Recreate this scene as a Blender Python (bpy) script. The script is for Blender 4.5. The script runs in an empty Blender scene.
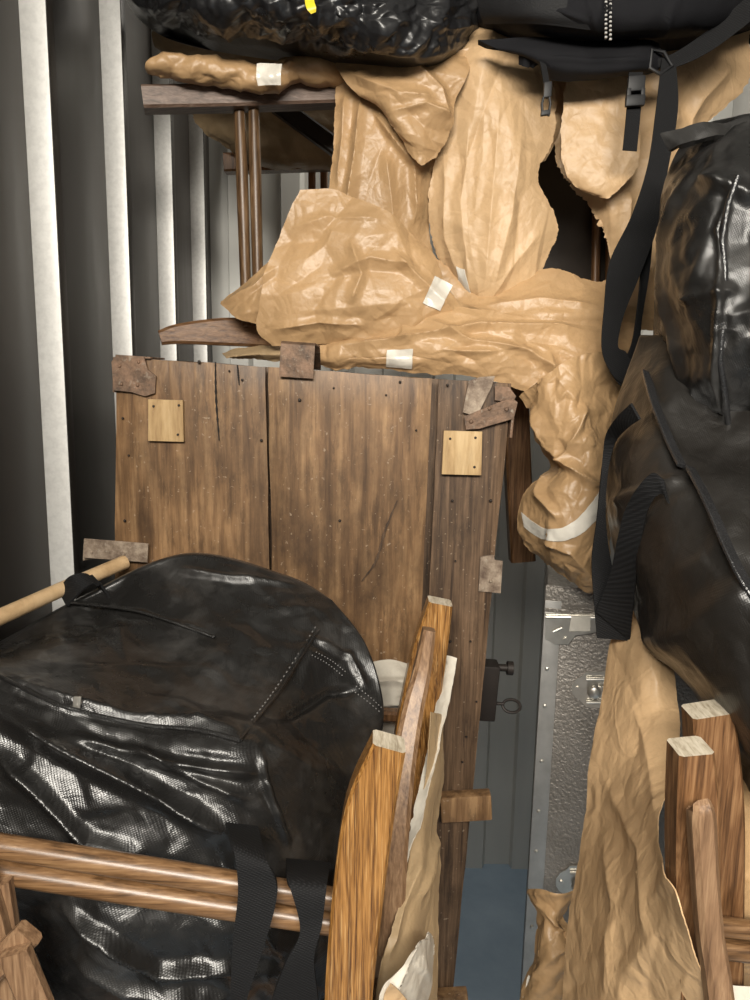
import bpy, bmesh, math, random
import numpy as np
from mathutils import Vector, Matrix
random.seed(7)
S = bpy.context.scene
COL = S.collection
R = math.radians

# ------------------------------------------------------------------ camera
F_PX = 750.0
CAM = np.array([0.0, 0.0, 1.7])
PITCH, ROLL = R(9.5), R(1.0)
Fv = np.array([0, math.cos(PITCH), -math.sin(PITCH)])
R0 = np.array([1.0, 0, 0]); U0 = np.array([0, math.sin(PITCH), math.cos(PITCH)])
Rv = R0 * math.cos(ROLL) + U0 * math.sin(ROLL)
Uv = -R0 * math.sin(ROLL) + U0 * math.cos(ROLL)

def P(x, y, Y):
    """world point seen at photo position x, y lying at depth Y in the unit (arrays allowed)"""
    x = np.asarray(x, float); y = np.asarray(y, float); Y = np.asarray(Y, float)
    d = Fv + ((x - 375) / F_PX)[..., None] * Rv - ((y - 500) / F_PX)[..., None] * Uv
    return CAM + d * (Y / d[..., 1])[..., None]

def PX(p):
    q = np.asarray(p, float) - CAM
    z = q @ Fv
    return np.stack([375 + F_PX * (q @ Rv) / z, 500 - F_PX * (q @ Uv) / z], -1)

# ------------------------------------------------------------------ noise
_rng = np.random.RandomState(11)
_G = _rng.normal(size=(512, 3)); _G /= np.linalg.norm(_G, axis=1)[:, None]
def _hash(i, j, k, seed):
    h = (i * 374761393 + j * 668265263 + k * 1274126177 + seed * 974634777) & 0xffffffff
    h = ((h ^ (h >> 13)) * 1274126177) & 0xffffffff
    return (h ^ (h >> 16)) & 511
def noise(p, seed=0):
    p = np.asarray(p, float)
    i = np.floor(p).astype(np.int64); f = p - i
    u = f * f * f * (f * (f * 6 - 15) + 10)
    out = 0
    for a in (0, 1):
        for b in (0, 1):
            for c in (0, 1):
                g = _G[_hash(i[:, 0] + a, i[:, 1] + b, i[:, 2] + c, seed)]
                d = f - np.array([a, b, c])
                w = (u[:, 0] if a else 1 - u[:, 0]) * (u[:, 1] if b else 1 - u[:, 1]) * (u[:, 2] if c else 1 - u[:, 2])
                out = out + w * (g * d).sum(1)
    return out
def crumple(p, freq, seed=0, octs=3, stretch=None, gain=.5):
    """sharp creases: sums of |noise|; stretch=(direction, factor) makes creases run along direction"""
    p = np.array(p, float)
    if stretch is not None:
        d = np.asarray(stretch[0], float); d = d / np.linalg.norm(d)
        p = p - np.outer(p @ d, d) * (1 - 1 / stretch[1])
    q = p * freq
    q = q + .45 * np.stack([noise(q * .7 + 5.1, seed + 31), noise(q * .7 + 9.7, seed + 32), noise(q * .7 - 3.3, seed + 33)], 1)
    h = 0; a = 1.0
    for o in range(octs):
        h = h + a * (0.35 - np.abs(noise(q, seed + o)))
        q = q * 1.93 + 7.7; a *= gain
    return h

def wrinkles(p, freq, amp, width, seed=0, stretch=None):
    """thin sharp raised lines on otherwise flat paper, half of them pressed inwards"""
    p = np.array(p, float)
    if stretch is not None:
        d = np.asarray(stretch[0], float); d = d / np.linalg.norm(d)
        p = p - np.outer(p @ d, d) * (1 - 1 / stretch[1])
    h = 0
    for k, (fm, am) in enumerate(((1, 1), (1.37, .9), (1.9, .7), (2.9, .45))):
        q = p * freq * fm + 3.7 * k
        q = q + .16 * np.stack([noise(q * .6 + i * 4.4, seed + 41 + i + k) for i in range(3)], 1)
        n = noise(q, seed + 7 * k); m = np.clip(.1 + 2.2 * noise(q * .45 + 11, seed + 90 + k), -1, 1)
        h = h + am * amp / fm * m * np.clip(1 - np.abs(n) / (width * fm ** .5), 0, 1)
    return h
from mathutils.geometry import delaunay_2d_cdt
def facets(q, spacing, amp, seed=0, stretch=None):
    """flat facets meeting in straight sharp folds, as in crumpled and smoothed-out paper"""
    q = np.array(q, float)
    if stretch is not None:
        d = np.array([stretch[0][0], -stretch[0][2]], float); L = np.linalg.norm(d)
        if L > .2: d /= L; q = q - np.outer(q @ d, d) * (1 - 1 / stretch[1])
    r = np.random.RandomState(seed + 900)
    lo = q.min(0) - 2 * spacing; hi = q.max(0) + 2 * spacing
    nx, ny = np.ceil((hi - lo) / spacing).astype(int) + 1
    gx, gy = np.meshgrid(np.arange(nx), np.arange(ny))
    p = lo + (np.stack([gx.ravel(), gy.ravel()], 1) + r.uniform(-.46, .46, (nx * ny, 2))) * spacing
    z = r.uniform(-1, 1, len(p)); out = np.zeros(len(q))
    res = delaunay_2d_cdt([Vector(v) for v in p], [], [], 0, 1e-6)
    for t in res[2]:
        a, b, c = p[t[0]], p[t[1]], p[t[2]]
        mn = np.minimum(np.minimum(a, b), c); mx = np.maximum(np.maximum(a, b), c)
        m = np.where((q[:, 0] >= mn[0]) & (q[:, 0] <= mx[0]) & (q[:, 1] >= mn[1]) & (q[:, 1] <= mx[1]))[0]
        if not len(m): continue
        det = (b[1] - c[1]) * (a[0] - c[0]) + (c[0] - b[0]) * (a[1] - c[1])
        if abs(det) < 1e-9: continue
        u = ((b[1] - c[1]) * (q[m, 0] - c[0]) + (c[0] - b[0]) * (q[m, 1] - c[1])) / det
        v = ((c[1] - a[1]) * (q[m, 0] - c[0]) + (a[0] - c[0]) * (q[m, 1] - c[1])) / det
        k = (u >= -1e-6) & (v >= -1e-6) & (u + v <= 1 + 1e-6)
        out[m[k]] = z[t[0]] * u[k] + z[t[1]] * v[k] + z[t[2]] * (1 - u[k] - v[k])
    return amp * out
def creases(p, freq, slope, seed=0, n=9, stretch=None):
    """straight folds in many directions, each dying out along its length, as in handled paper"""
    p = np.array(p, float)
    if stretch is not None:
        d = np.asarray(stretch[0], float); d = d / np.linalg.norm(d)
        p = p - np.outer(p @ d, d) * (1 - 1 / stretch[1])
    r = np.random.RandomState(seed + 500); h = 0
    wv = noise(p * 4.0 + 2.2, seed + 70)
    for i in range(n):
        d = r.normal(size=3); d /= np.linalg.norm(d); f = freq * r.uniform(.5, 1.9)
        ph = (p @ d) * f + r.uniform(0, 9) + .35 * wv * (1 if i % 2 else -1)
        tri = np.abs(2 * (ph - np.floor(ph)) - 1)
        m = np.clip(.25 + 1.7 * noise(p * 3.2 + r.uniform(0, 40, 3), seed + 80 + i), 0, 1.2)
        h = h + (tri - .5) * m * slope / (2 * f)
    return h

# ------------------------------------------------------------------ objects
ORIGIN = {}
def link(o): COL.objects.link(o); return o
def tag(o, label=None, cat=None, group=None, kind=None):
    if label: o['label'] = label
    if cat: o['category'] = cat
    if group: o['group'] = group
    if kind: o['kind'] = kind
    return o
def thing(name, label, cat, loc, group=None):
    o = bpy.data.objects.new(name, None); link(o)
    o.empty_display_size = .05
    o.location = loc; ORIGIN[o.name] = np.array(loc, float)
    return tag(o, label, cat, group)
def mesh(name, V, Fc, mats, parent=None, smooth=True, angle=None, mi=None, label=None):
    V = np.asarray(V, float)
    org = ORIGIN[parent.name] if parent is not None else V.mean(0) * [1, 1, 0] + [0, 0, V[:, 2].min()]
    me = bpy.data.meshes.new(name)
    me.from_pydata((V - org).tolist(), [], [list(map(int, f)) for f in Fc])
    if not isinstance(mats, (list, tuple)): mats = [mats]
    for m in mats: me.materials.append(m)
    if mi is not None: me.polygons.foreach_set('material_index', np.asarray(mi, np.int32))
    bm = bmesh.new(); bm.from_mesh(me); bmesh.ops.recalc_face_normals(bm, faces=bm.faces); bm.to_mesh(me); bm.free()
    me.polygons.foreach_set('use_smooth', [smooth] * len(me.polygons))
    if angle is not None: me.set_sharp_from_angle(angle=R(angle))
    me.update()
    o = bpy.data.objects.new(name, me); link(o)
    if parent is not None: o.parent = parent
    else: o.location = org
    ORIGIN[o.name] = org
    if label: o['label'] = label
    return o

class MB:
    """collects faces for one mesh"""
    def __init__(s): s.V = []; s.F = []; s.M = []
    def add(s, V, Fc, m=0):
        b = len(s.V); s.V += [tuple(v) for v in V]; s.F += [[b + i for i in f] for f in Fc]; s.M += [m] * len(Fc); return s
    def obj(s, name, mats, parent=None, angle=35, smooth=True, label=None):
        return mesh(name, s.V, s.F, mats, parent, smooth, angle, s.M, label)

def box_geo(c, ax, ay, az, bev=.003):
    """chamfered box: centre and three half-axis vectors"""
    c, ax, ay, az = [np.asarray(v, float) for v in (c, ax, ay, az)]
    bm = bmesh.new()
    vs = [bm.verts.new((c + i * ax + j * ay + k * az)) for i in (-1, 1) for j in (-1, 1) for k in (-1, 1)]
    for f in ((0, 1, 3, 2), (4, 6, 7, 5), (0, 4, 5, 1), (2, 3, 7, 6), (0, 2, 6, 4), (1, 5, 7, 3)): bm.faces.new([vs[i] for i in f])
    if bev > 0: bmesh.ops.bevel(bm, geom=bm.edges[:], offset=bev, segments=2, profile=.6, affect='EDGES')
    bm.verts.index_update()
    V = [tuple(v.co) for v in bm.verts]; Fc = [[v.index for v in f.verts] for f in bm.faces]; bm.free()
    return V, Fc

def cr(pts, n):
    """Catmull-Rom resample of control points to n samples (uniform in index)"""
    pts = np.asarray(pts, float); k = len(pts)
    t = np.linspace(0, k - 1, n); i = np.clip(np.floor(t).astype(int), 0, k - 2); f = (t - i).reshape((-1,) + (1,) * (pts.ndim - 1))
    if k == 2: return pts[i] * (1 - f) + pts[i + 1] * f
    ext = np.concatenate([2 * pts[:1] - pts[1:2], pts, 2 * pts[-1:] - pts[-2:-1]])
    a, b, c, d = ext[i], ext[i + 1], ext[i + 2], ext[i + 3]
    return .5 * (2 * b + (c - a) * f + (2 * a - 5 * b + 4 * c - d) * f * f + (3 * b - a - 3 * c + d) * f ** 3)

def beam_geo(pts, w, d, axis, ch=.004, rounded=0):
    """bar of rectangular section swept along 3-D points; axis = width direction; w,d per point (full sizes)"""
    pts = np.asarray(pts, float); n = len(pts)
    w = np.broadcast_to(np.asarray(w, float), (n,)); d = np.broadcast_to(np.asarray(d, float), (n,))
    T = np.gradient(pts, axis=0); T /= np.linalg.norm(T, axis=1)[:, None]
    V = []
    for i in range(n):
        a = np.asarray(axis, float); a = a - T[i] * (a @ T[i]); a /= np.linalg.norm(a); b = np.cross(T[i], a)
        hw, hd = w[i] / 2, d[i] / 2; c = min(ch, hw * .45, hd * .45)
        for u, v in ((hw, hd - c), (hw - c, hd), (-hw + c, hd), (-hw, hd - c), (-hw, -hd + c), (-hw + c, -hd), (hw - c, -hd), (hw, -hd + c)):
            V.append(pts[i] + a * u + b * v)
    Fc = [[i * 8 + j, i * 8 + (j + 1) % 8, (i + 1) * 8 + (j + 1) % 8, (i + 1) * 8 + j] for i in range(n - 1) for j in range(8)]
    caps = [list(range(8))[::-1], [(n - 1) * 8 + j for j in range(8)]]
    return V, Fc, caps
def beam(name, pts, w, d, axis, mats, parent, ch=.004, n=None, label=None):
    pts = np.asarray(pts, float)
    if n:
        k = len(pts); w = cr(np.broadcast_to(np.asarray(w, float), (k,)), n); d = cr(np.broadcast_to(np.asarray(d, float), (k,)), n); pts = cr(pts, n)
    V, Fc, caps = beam_geo(pts, w, d, axis, ch)
    mi = [0] * len(Fc) + ([1, 1] if isinstance(mats, list) and len(mats) > 1 else [0, 0])
    return mesh(name, V, Fc + caps, mats, parent, True, 40, mi, label)

def tube_geo(pts, r, seg=14, closed=False):
    pts = np.asarray(pts, float); n = len(pts); r = np.broadcast_to(np.asarray(r, float), (n,))
    if closed: T = np.roll(pts, -1, 0) - np.roll(pts, 1, 0)
    else: T = np.gradient(pts, axis=0)
    T /= np.linalg.norm(T, axis=1)[:, None]
    up = np.array([0, 0, 1.0]) if abs(T[0][2]) < .9 else np.array([1.0, 0, 0])
    V = []
    a = np.cross(T[0], up); a /= np.linalg.norm(a)
    for i in range(n):
        a = a - T[i] * (a @ T[i]); a /= np.linalg.norm(a); b = np.cross(T[i], a)
        for k in range(seg):
            t = 2 * math.pi * k / seg; V.append(pts[i] + r[i] * (math.cos(t) * a + math.sin(t) * b))
    m = n if closed else n - 1
    Fc = [[i * seg + j, i * seg + (j + 1) % seg, ((i + 1) % n) * seg + (j + 1) % seg, ((i + 1) % n) * seg + j] for i in range(m) for j in range(seg)]
    if not closed: Fc += [list(range(seg))[::-1], [(n - 1) * seg + j for j in range(seg)]]
    return V, Fc
def tube(name, pts, r, mat_, parent, seg=14, label=None):
    V, Fc = tube_geo(pts, r, seg); return mesh(name, V, Fc, mat_, parent, True, 50, None, label)

def seg_dist(q, pts):
    """distance and side of points q (n,2) to a polyline"""
    best = np.full(len(q), 1e9); side = np.zeros(len(q)); along = np.zeros(len(q)); acc = 0
    L = sum(np.linalg.norm(np.subtract(pts[i + 1], pts[i])) for i in range(len(pts) - 1))
    for i in range(len(pts) - 1):
        a = np.array(pts[i], float); b = np.array(pts[i + 1], float); ab = b - a; l = np.linalg.norm(ab)
        t = np.clip(((q - a) @ ab) / (l * l), 0, 1); d = np.linalg.norm(q - a - t[:, None] * ab, axis=1)
        s = np.sign(ab[0] * (q[:, 1] - a[1]) - ab[1] * (q[:, 0] - a[0]))
        m = d < best; best[m] = d[m]; side[m] = s[m]; along[m] = (acc + t[m] * l) / L; acc += l
    return best, side, along

def strokes_h(q, strokes):
    """fold heights at photo positions q. stroke = (points, width px, height m, kind)
    ridge: sharp crest; soft: round swell; step+/step-: one side raised, falling off away from the line"""
    h = np.zeros(len(q))
    for pts, w, a, kind in strokes:
        d, s, al = seg_dist(q, pts)
        fade = np.clip(np.minimum(al, 1 - al) * 6, 0, 1) if kind != 'soft' else 1.0
        if kind == 'ridge': h += a * fade * np.clip(1 - d / w, 0, 1) ** 1.6
        elif kind == 'soft': h += a * np.exp(-(d / w) ** 2)
        elif kind == 'step+': h += a * fade * np.where(s > 0, np.exp(-d / w), np.exp(-d / 1.5))
        elif kind == 'step-': h += a * fade * np.where(s < 0, np.exp(-d / w), np.exp(-d / 1.5))
    return h

def grid_normals(G):
    du = np.gradient(G, axis=1); dv = np.gradient(G, axis=0)
    n = np.cross(du, dv); n /= np.linalg.norm(n, axis=2)[..., None] + 1e-12
    v = G - CAM
    n[(n * v).sum(2) > 0] *= -1
    return n

def grid_surface(rows, nu, nv, fn=None, strokes=(), jag=0, seed=0, flat=1.0):
    C = np.array(rows, float)                         # rows x cols x (x, y, Y)
    C[..., 2] = C[..., 2].mean() + (C[..., 2] - C[..., 2].mean()) * flat
    A = np.stack([cr(C[i], nu) for i in range(len(C))])   # rows x nu
    G = cr(A, nv)                                     # nv x nu x 3
    if jag:
        ii = np.linspace(0, 1, nv)[:, None]; jj = np.linspace(0, 1, nu)[None]
        e = np.minimum(np.minimum(ii, 1 - ii), np.minimum(jj, 1 - jj)); wgt = np.exp(-(e / .03) ** 2)
        q = np.concatenate([G.reshape(-1, 3)[:, :2] / 9.0, np.zeros((nu * nv, 1))], 1)
        q2 = q * 3.1
        for k in (0, 1):
            G[..., k] += wgt * jag * (noise(q, seed + 50 + k) + .5 * noise(q2, seed + 60 + k)).reshape(nv, nu)
    W = P(G[..., 0], G[..., 1], G[..., 2])
    N = grid_normals(W)
    h = np.zeros(nu * nv); q = G[..., :2].reshape(-1, 2); w3 = W.reshape(-1, 3)
    if fn is not None: h = h + fn(w3, q)
    if strokes: h = h + strokes_h(q, strokes)
    return W, N, h.reshape(nv, nu)

def quads(nu, nv, off=0):
    return [[off + i * nu + j, off + i * nu + j + 1, off + (i + 1) * nu + j + 1, off + (i + 1) * nu + j] for i in range(nv - 1) for j in range(nu - 1)]

def sheet(name, rows, mat_, parent, nu=90, nv=90, fn=None, strokes=(), thick=.0012, jag=0, seed=0, label=None, flat=1.0):
    """a sheet of paper or webbing with real thickness"""
    W, N, h = grid_surface(rows, nu, nv, fn, strokes, jag, seed, flat)
    W = W + N * h[..., None]
    N = grid_normals(W)
    LAST['W'] = W
    B = W - N * thick
    V = np.concatenate([W.reshape(-1, 3), B.reshape(-1, 3)]); o = nu * nv
    Fc = quads(nu, nv) + [f[::-1] for f in quads(nu, nv, o)]
    ring = [j for j in range(nu)] + [i * nu + nu - 1 for i in range(1, nv)] + [(nv - 1) * nu + j for j in range(nu - 2, -1, -1)] + [i * nu for i in range(nv - 2, 0, -1)]
    Fc += [[ring[k], ring[k - 1], ring[k - 1] + o, ring[k] + o] for k in range(len(ring))]
    return mesh(name, V, Fc, mat_, parent, True, 75, None, label)

LAST = {}
def patch(name, W, rows, mat_, parent, nu=30, nv=30, lift=.003, thick=.0008, fn=None, label=None):
    """a strip stuck down on a surface W, following its folds"""
    q = PX(W.reshape(-1, 3)); D = W.reshape(-1, 3)[:, 1]
    C = np.asarray(rows, float); G = cr(np.stack([cr(C[i], nu) for i in range(len(C))]), nv)
    out = np.zeros((nv, nu, 3)); out[..., :2] = G
    for i in range(nv):
        for j in range(nu):
            d = ((q - G[i, j]) ** 2).sum(1); k = np.argpartition(d, 12)[:12]; k = k[d[k] < 60] if (d[k] < 60).any() else k[:1]
            w = 1 / (d[k] + 2.0); out[i, j, 2] = max((w * D[k]).sum() / w.sum() - .002, 0) if False else (w * D[k]).sum() / w.sum() - lift
    return sheet(name, out.tolist(), mat_, parent, nu, nv, fn, (), thick, .8, 3, label)

def pillow(name, rows, mat_, parent, back=.25, nu=110, nv=110, fn=None, strokes=(), seed=0, label=None):
    """closed soft body: a front surface and a back that share their outline"""
    W, N, h = grid_surface(rows, nu, nv, fn, strokes, 0, seed)
    ii = np.linspace(0, 1, nv)[:, None]; jj = np.linspace(0, 1, nu)[None]
    e = np.minimum(ii, 1 - ii) * np.minimum(jj, 1 - jj) * 4
    edge = np.clip(np.minimum(np.minimum(ii, 1 - ii), np.minimum(jj, 1 - jj)) / .06, 0, 1)
    Wf = W + N * (h * edge ** .5)[..., None]
    ray = W - CAM; ray /= np.linalg.norm(ray, axis=2)[..., None]; ray[..., 2] *= .3
    Wb = W + ray * (back * np.clip(e, 0, 1) ** .35)[..., None]
    inner = [(i, j) for i in range(1, nv - 1) for j in range(1, nu - 1)]
    idx = {}
    V = list(Wf.reshape(-1, 3))
    for i, j in inner: idx[(i, j)] = len(V); V.append(Wb[i, j])
    bi = lambda i, j: idx.get((i, j), i * nu + j)
    Fc = quads(nu, nv) + [[bi(i, j), bi(i + 1, j), bi(i + 1, j + 1), bi(i, j + 1)] for i in range(nv - 1) for j in range(nu - 1)]
    return mesh(name, V, Fc, mat_, parent, True, None, None, label)

# ------------------------------------------------------------------ materials
class NT:
    def __init__(s, name):
        s.m = bpy.data.materials.new(name); s.m.use_nodes = True; s.t = s.m.node_tree; s.n = s.t.nodes; s.b = s.n['Principled BSDF']
        s.tc = s.n.new('ShaderNodeTexCoord')
    def link(s, a, b): s.t.links.new(a, b)
    def val(s, k, v): s.b.inputs[k].default_value = v if not isinstance(v, tuple) or len(v) == 4 else (*v, 1)
    def map(s, scale=(1, 1, 1), rot=(0, 0, 0)):
        mp = s.n.new('ShaderNodeMapping'); s.link(s.tc.outputs['Object'], mp.inputs['Vector'])
        mp.inputs['Scale'].default_value = scale; mp.inputs['Rotation'].default_value = rot; return mp.outputs['Vector']
    def noise(s, vec, scale, detail=4, rough=.55, dist=0):
        x = s.n.new('ShaderNodeTexNoise'); s.link(vec, x.inputs['Vector'])
        x.inputs['Scale'].default_value = scale; x.inputs['Detail'].default_value = detail; x.inputs['Roughness'].default_value = rough; x.inputs['Distortion'].default_value = dist
        return x.outputs['Fac']
    def vor(s, vec, scale, feature='F1'):
        x = s.n.new('ShaderNodeTexVoronoi'); x.feature = feature; s.link(vec, x.inputs['Vector']); x.inputs['Scale'].default_value = scale; return x.outputs['Distance']
    def wave(s, vec, scale, dist=2, detail=2, bands='X', dscale=1):
        x = s.n.new('ShaderNodeTexWave'); x.bands_direction = bands; s.link(vec, x.inputs['Vector'])
        x.inputs['Scale'].default_value = scale; x.inputs['Distortion'].default_value = dist; x.inputs['Detail'].default_value = detail; x.inputs['Detail Scale'].default_value = dscale
        return x.outputs['Fac']
    def ramp(s, fac, stops):
        x = s.n.new('ShaderNodeValToRGB'); s.link(fac, x.inputs['Fac']); e = x.color_ramp.elements
        while len(e) < len(stops): e.new(.5)
        for el, (p, c) in zip(e, stops): el.position = p; el.color = (*c, 1) if len(c) == 3 else c
        return x.outputs['Color']
    def g(s, v): return (v, v, v)
    def mix(s, fac, a, b, mode='MIX'):
        x = s.n.new('ShaderNodeMix'); x.data_type = 'RGBA'; x.blend_type = mode
        for k, v in ((0, fac), (6, a), (7, b)):
            if hasattr(v, 'is_linked') or hasattr(v, 'links'): s.link(v, x.inputs[k])
            else: x.inputs[k].default_value = v if k == 0 else (*v, 1)
        return x.outputs[2]
    def math(s, op, a, b=0.0):
        x = s.n.new('ShaderNodeMath'); x.operation = op
        for k, v in ((0, a), (1, b)):
            if hasattr(v, 'links'): s.link(v, x.inputs[k])
            else: x.inputs[k].default_value = v
        return x.outputs[0]
    def bump(s, h, strength, dist, prev=None):
        x = s.n.new('ShaderNodeBump'); x.inputs['Strength'].default_value = strength; x.inputs['Distance'].default_value = dist
        s.link(h, x.inputs['Height'])
        if prev is not None: s.link(prev, x.inputs['Normal'])
        s.link(x.outputs['Normal'], s.b.inputs['Normal']); return x.outputs['Normal']
    def col(s, c): s.link(c, s.b.inputs['Base Color'])
    def rough(s, c): s.link(c, s.b.inputs['Roughness'])

def m_plain(name, c, rough=.5, metal=0.0, spec=.5, bump=0, bscale=200):
    k = NT(name); k.val('Base Color', c); k.val('Roughness', rough); k.val('Metallic', metal); k.val('Specular IOR Level', spec)
    v = k.map(); n = k.noise(v, 35, 4)
    k.col(k.mix(.35, c, k.ramp(n, [(.3, tuple(x * .6 for x in c)), (.7, tuple(min(1, x * 1.3) for x in c))])))
    if bump: k.bump(k.noise(v, bscale, 3), bump, .001)
    return k.m

def m_wood(name, stops, grain=(90, 90, 5), rough=.4, spec=.4, fine=1.0, dirt=0.0, rot=(0, 0, 0), bump=.35, coat=0.0, flecks=None, con=.14):
    """stops: dark, mid, light; grain runs along the axis with the smallest scale"""
    k = NT(name); v = k.map(grain, rot)
    a = k.noise(v, 1.0, 6, .6, .6); b = k.noise(v, 3.5, 4, .6)
    f = k.math('ADD', k.math('MULTIPLY', a, .7), k.math('MULTIPLY', b, .3 * fine))
    c = k.ramp(f, [(.35 + .15 * fine - con, stops[0]), (.35 + .15 * fine, stops[1]), (.35 + .15 * fine + con, stops[2])])
    w = k.map((1, 1, 1))
    if dirt:
        dn = k.noise(k.map((1, 1, .55)), 4.2, 7, .7); c = k.mix(k.ramp(dn, [(.44, k.g(0)), (.66, k.g(dirt))]), c, tuple(x * .45 for x in stops[0]))
        d2 = k.noise(k.map((3, 3, .8)), 14, 6, .75); c = k.mix(k.ramp(d2, [(.52, k.g(0)), (.66, k.g(dirt * .7))]), c, tuple(x * .5 for x in stops[0]))
        sp = k.noise(w, 160, 2, .5); c = k.mix(k.ramp(sp, [(.68, k.g(0)), (.74, k.g(.45))]), c, (.42, .33, .24))
    if flecks:
        fl = k.noise(k.map(tuple(g * .8 for g in grain), rot), 2.6, 2, .5, .3)
        c = k.mix(k.ramp(fl, [(.60, k.g(0)), (.67, k.g(.5))]), c, flecks)
    k.col(c); k.val('Roughness', rough); k.val('Specular IOR Level', spec); k.val('Coat Weight', coat); k.val('Coat Roughness', .25)
    k.bump(f, bump, .0015)
    return k.m

def m_kraft(name, c, rough=.40, bump=.5):
    k = NT(name); v = k.map()
    n = k.noise(v, 4.5, 5, .6); f = k.noise(v, 260, 2, .6)
    d = tuple(x * .80 for x in c); l = tuple(min(1, x * 1.12) for x in c)
    col = k.ramp(n, [(.3, d), (.7, l)])
    col = k.mix(k.ramp(f, [(.45, k.g(0)), (.7, k.g(.25))]), col, d)
    k.col(col); k.val('Roughness', rough); k.val('Specular IOR Level', .45)
    # fine crinkles: ridged noise
    r1 = k.math('ABSOLUTE', k.math('SUBTRACT', k.noise(v, 22, 3, .5, .6), .5))
    r2 = k.math('ABSOLUTE', k.math('SUBTRACT', k.noise(v, 60, 3, .5, .4), .5))
    wv = k.n.new('ShaderNodeVectorMath'); wv.operation = 'ADD'
    ns = k.n.new('ShaderNodeTexNoise'); k.link(v, ns.inputs['Vector']); ns.inputs['Scale'].default_value = 9
    sc = k.n.new('ShaderNodeVectorMath'); sc.operation = 'SCALE'; k.link(ns.outputs['Color'], sc.inputs[0]); sc.inputs['Scale'].default_value = .05
    k.link(v, wv.inputs[0]); k.link(sc.outputs[0], wv.inputs[1])
    e = k.vor(wv.outputs[0], 24, 'DISTANCE_TO_EDGE'); e = k.math('MINIMUM', e, .3)
    th = k.n.new('ShaderNodeMapRange'); k.link(k.math('ABSOLUTE', k.math('SUBTRACT', k.noise(wv.outputs[0], 9, 2, .5), .5)), th.inputs[0]); th.inputs[1].default_value = 0; th.inputs[2].default_value = .035; th.inputs[3].default_value = 1; th.inputs[4].default_value = 0
    b = k.bump(th.outputs[0], bump * .35, .003); b = k.bump(r1, bump * .5, .010, b); b = k.bump(e, bump * .5, .012, b); k.bump(r2, bump * .6, .004, b)
    return k.m

def m_poly(name, c=(.011, .0105, .010), rough=.24, weave=900, bump=.25, dust=.2, sheen=0):
    """glossy black woven plastic"""
    k = NT(name); v = k.map()
    n = k.noise(v, 9, 5, .65); dn = k.ramp(n, [(.5, k.g(0)), (.75, k.g(dust))])
    k.col(k.mix(dn, c, (.10, .095, .09)))
    k.rough(k.ramp(n, [(.35, k.g(rough)), (.75, k.g(rough + .16))]))
    k.val('Specular IOR Level', .6)
    r1 = k.math('ABSOLUTE', k.math('SUBTRACT', k.noise(v, 26, 3, .5, .8), .5))
    b = k.bump(r1, .3, .008)
    w = k.math('MULTIPLY', k.wave(k.map(rot=(0, .5, .3)), weave / 6.0, 0, 0, 'X'), k.wave(k.map(rot=(.4, .5, .3)), weave / 6.0, 0, 0, 'Z'))
    k.bump(w, bump, .0006, b)
    return k.m

def m_web(name, c=(.008, .008, .0085), scale=170, rough=.85):
    k = NT(name); v = k.map(rot=(0, .3, 0))
    k.val('Roughness', rough); k.val('Specular IOR Level', .18)
    w = k.math('MULTIPLY', k.wave(v, scale, .5, 1, 'DIAGONAL'), k.wave(v, scale, .5, 1, 'Z'))
    k.col(k.mix(w, c, tuple(x * 2.6 + .002 for x in c))); k.bump(w, .5, .0012)
    return k.m

M = {}
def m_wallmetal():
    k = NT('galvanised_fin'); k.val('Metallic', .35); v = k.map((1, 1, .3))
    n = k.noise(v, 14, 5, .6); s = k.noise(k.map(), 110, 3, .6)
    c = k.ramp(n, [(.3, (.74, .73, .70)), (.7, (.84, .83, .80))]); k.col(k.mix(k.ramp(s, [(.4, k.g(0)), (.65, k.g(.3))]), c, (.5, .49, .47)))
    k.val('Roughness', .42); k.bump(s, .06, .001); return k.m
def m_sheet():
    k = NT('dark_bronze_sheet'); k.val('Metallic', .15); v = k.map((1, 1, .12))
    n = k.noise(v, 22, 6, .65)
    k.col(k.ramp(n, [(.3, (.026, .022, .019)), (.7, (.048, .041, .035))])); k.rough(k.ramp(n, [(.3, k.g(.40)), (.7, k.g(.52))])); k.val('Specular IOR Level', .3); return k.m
def m_floor():
    k = NT('painted_concrete'); v = k.map(); n = k.noise(v, 5, 6, .6)
    k.col(k.ramp(n, [(.3, (.20, .275, .36)), (.7, (.28, .36, .45))])); k.val('Roughness', .45); k.bump(k.noise(v, 60, 4), .15, .002); return k.m
def m_backwall():
    k = NT('painted_sheet_wall'); v = k.map((1, 1, .2)); n = k.noise(v, 6, 4)
    k.col(k.ramp(n, [(.3, (.56, .56, .53)), (.7, (.68, .67, .63))])); k.val('Roughness', .4); k.val('Metallic', .35); return k.m
def m_pebbled():
    k = NT('pebbled_case'); v = k.map(); w = k.noise(v, 170, 3, .5); n = k.noise(v, 8, 4)
    k.col(k.ramp(n, [(.3, (.22, .20, .175)), (.7, (.34, .31, .28))])); k.val('Metallic', .3); k.val('Roughness', .34); k.bump(w, .9, .004); return k.m
def m_rust(name, a, b, c):
    k = NT(name); v = k.map(); n = k.noise(v, 38, 6, .7); n2 = k.noise(v, 110, 4, .6)
    col = k.ramp(n, [(.35, a), (.5, b), (.66, c)]); col = k.mix(k.ramp(n2, [(.6, k.g(0)), (.72, k.g(.7))]), col, (.32, .27, .21))
    k.col(col); k.val('Metallic', .25); k.val('Roughness', .62); k.bump(n2, .5, .003); return k.m

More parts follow.
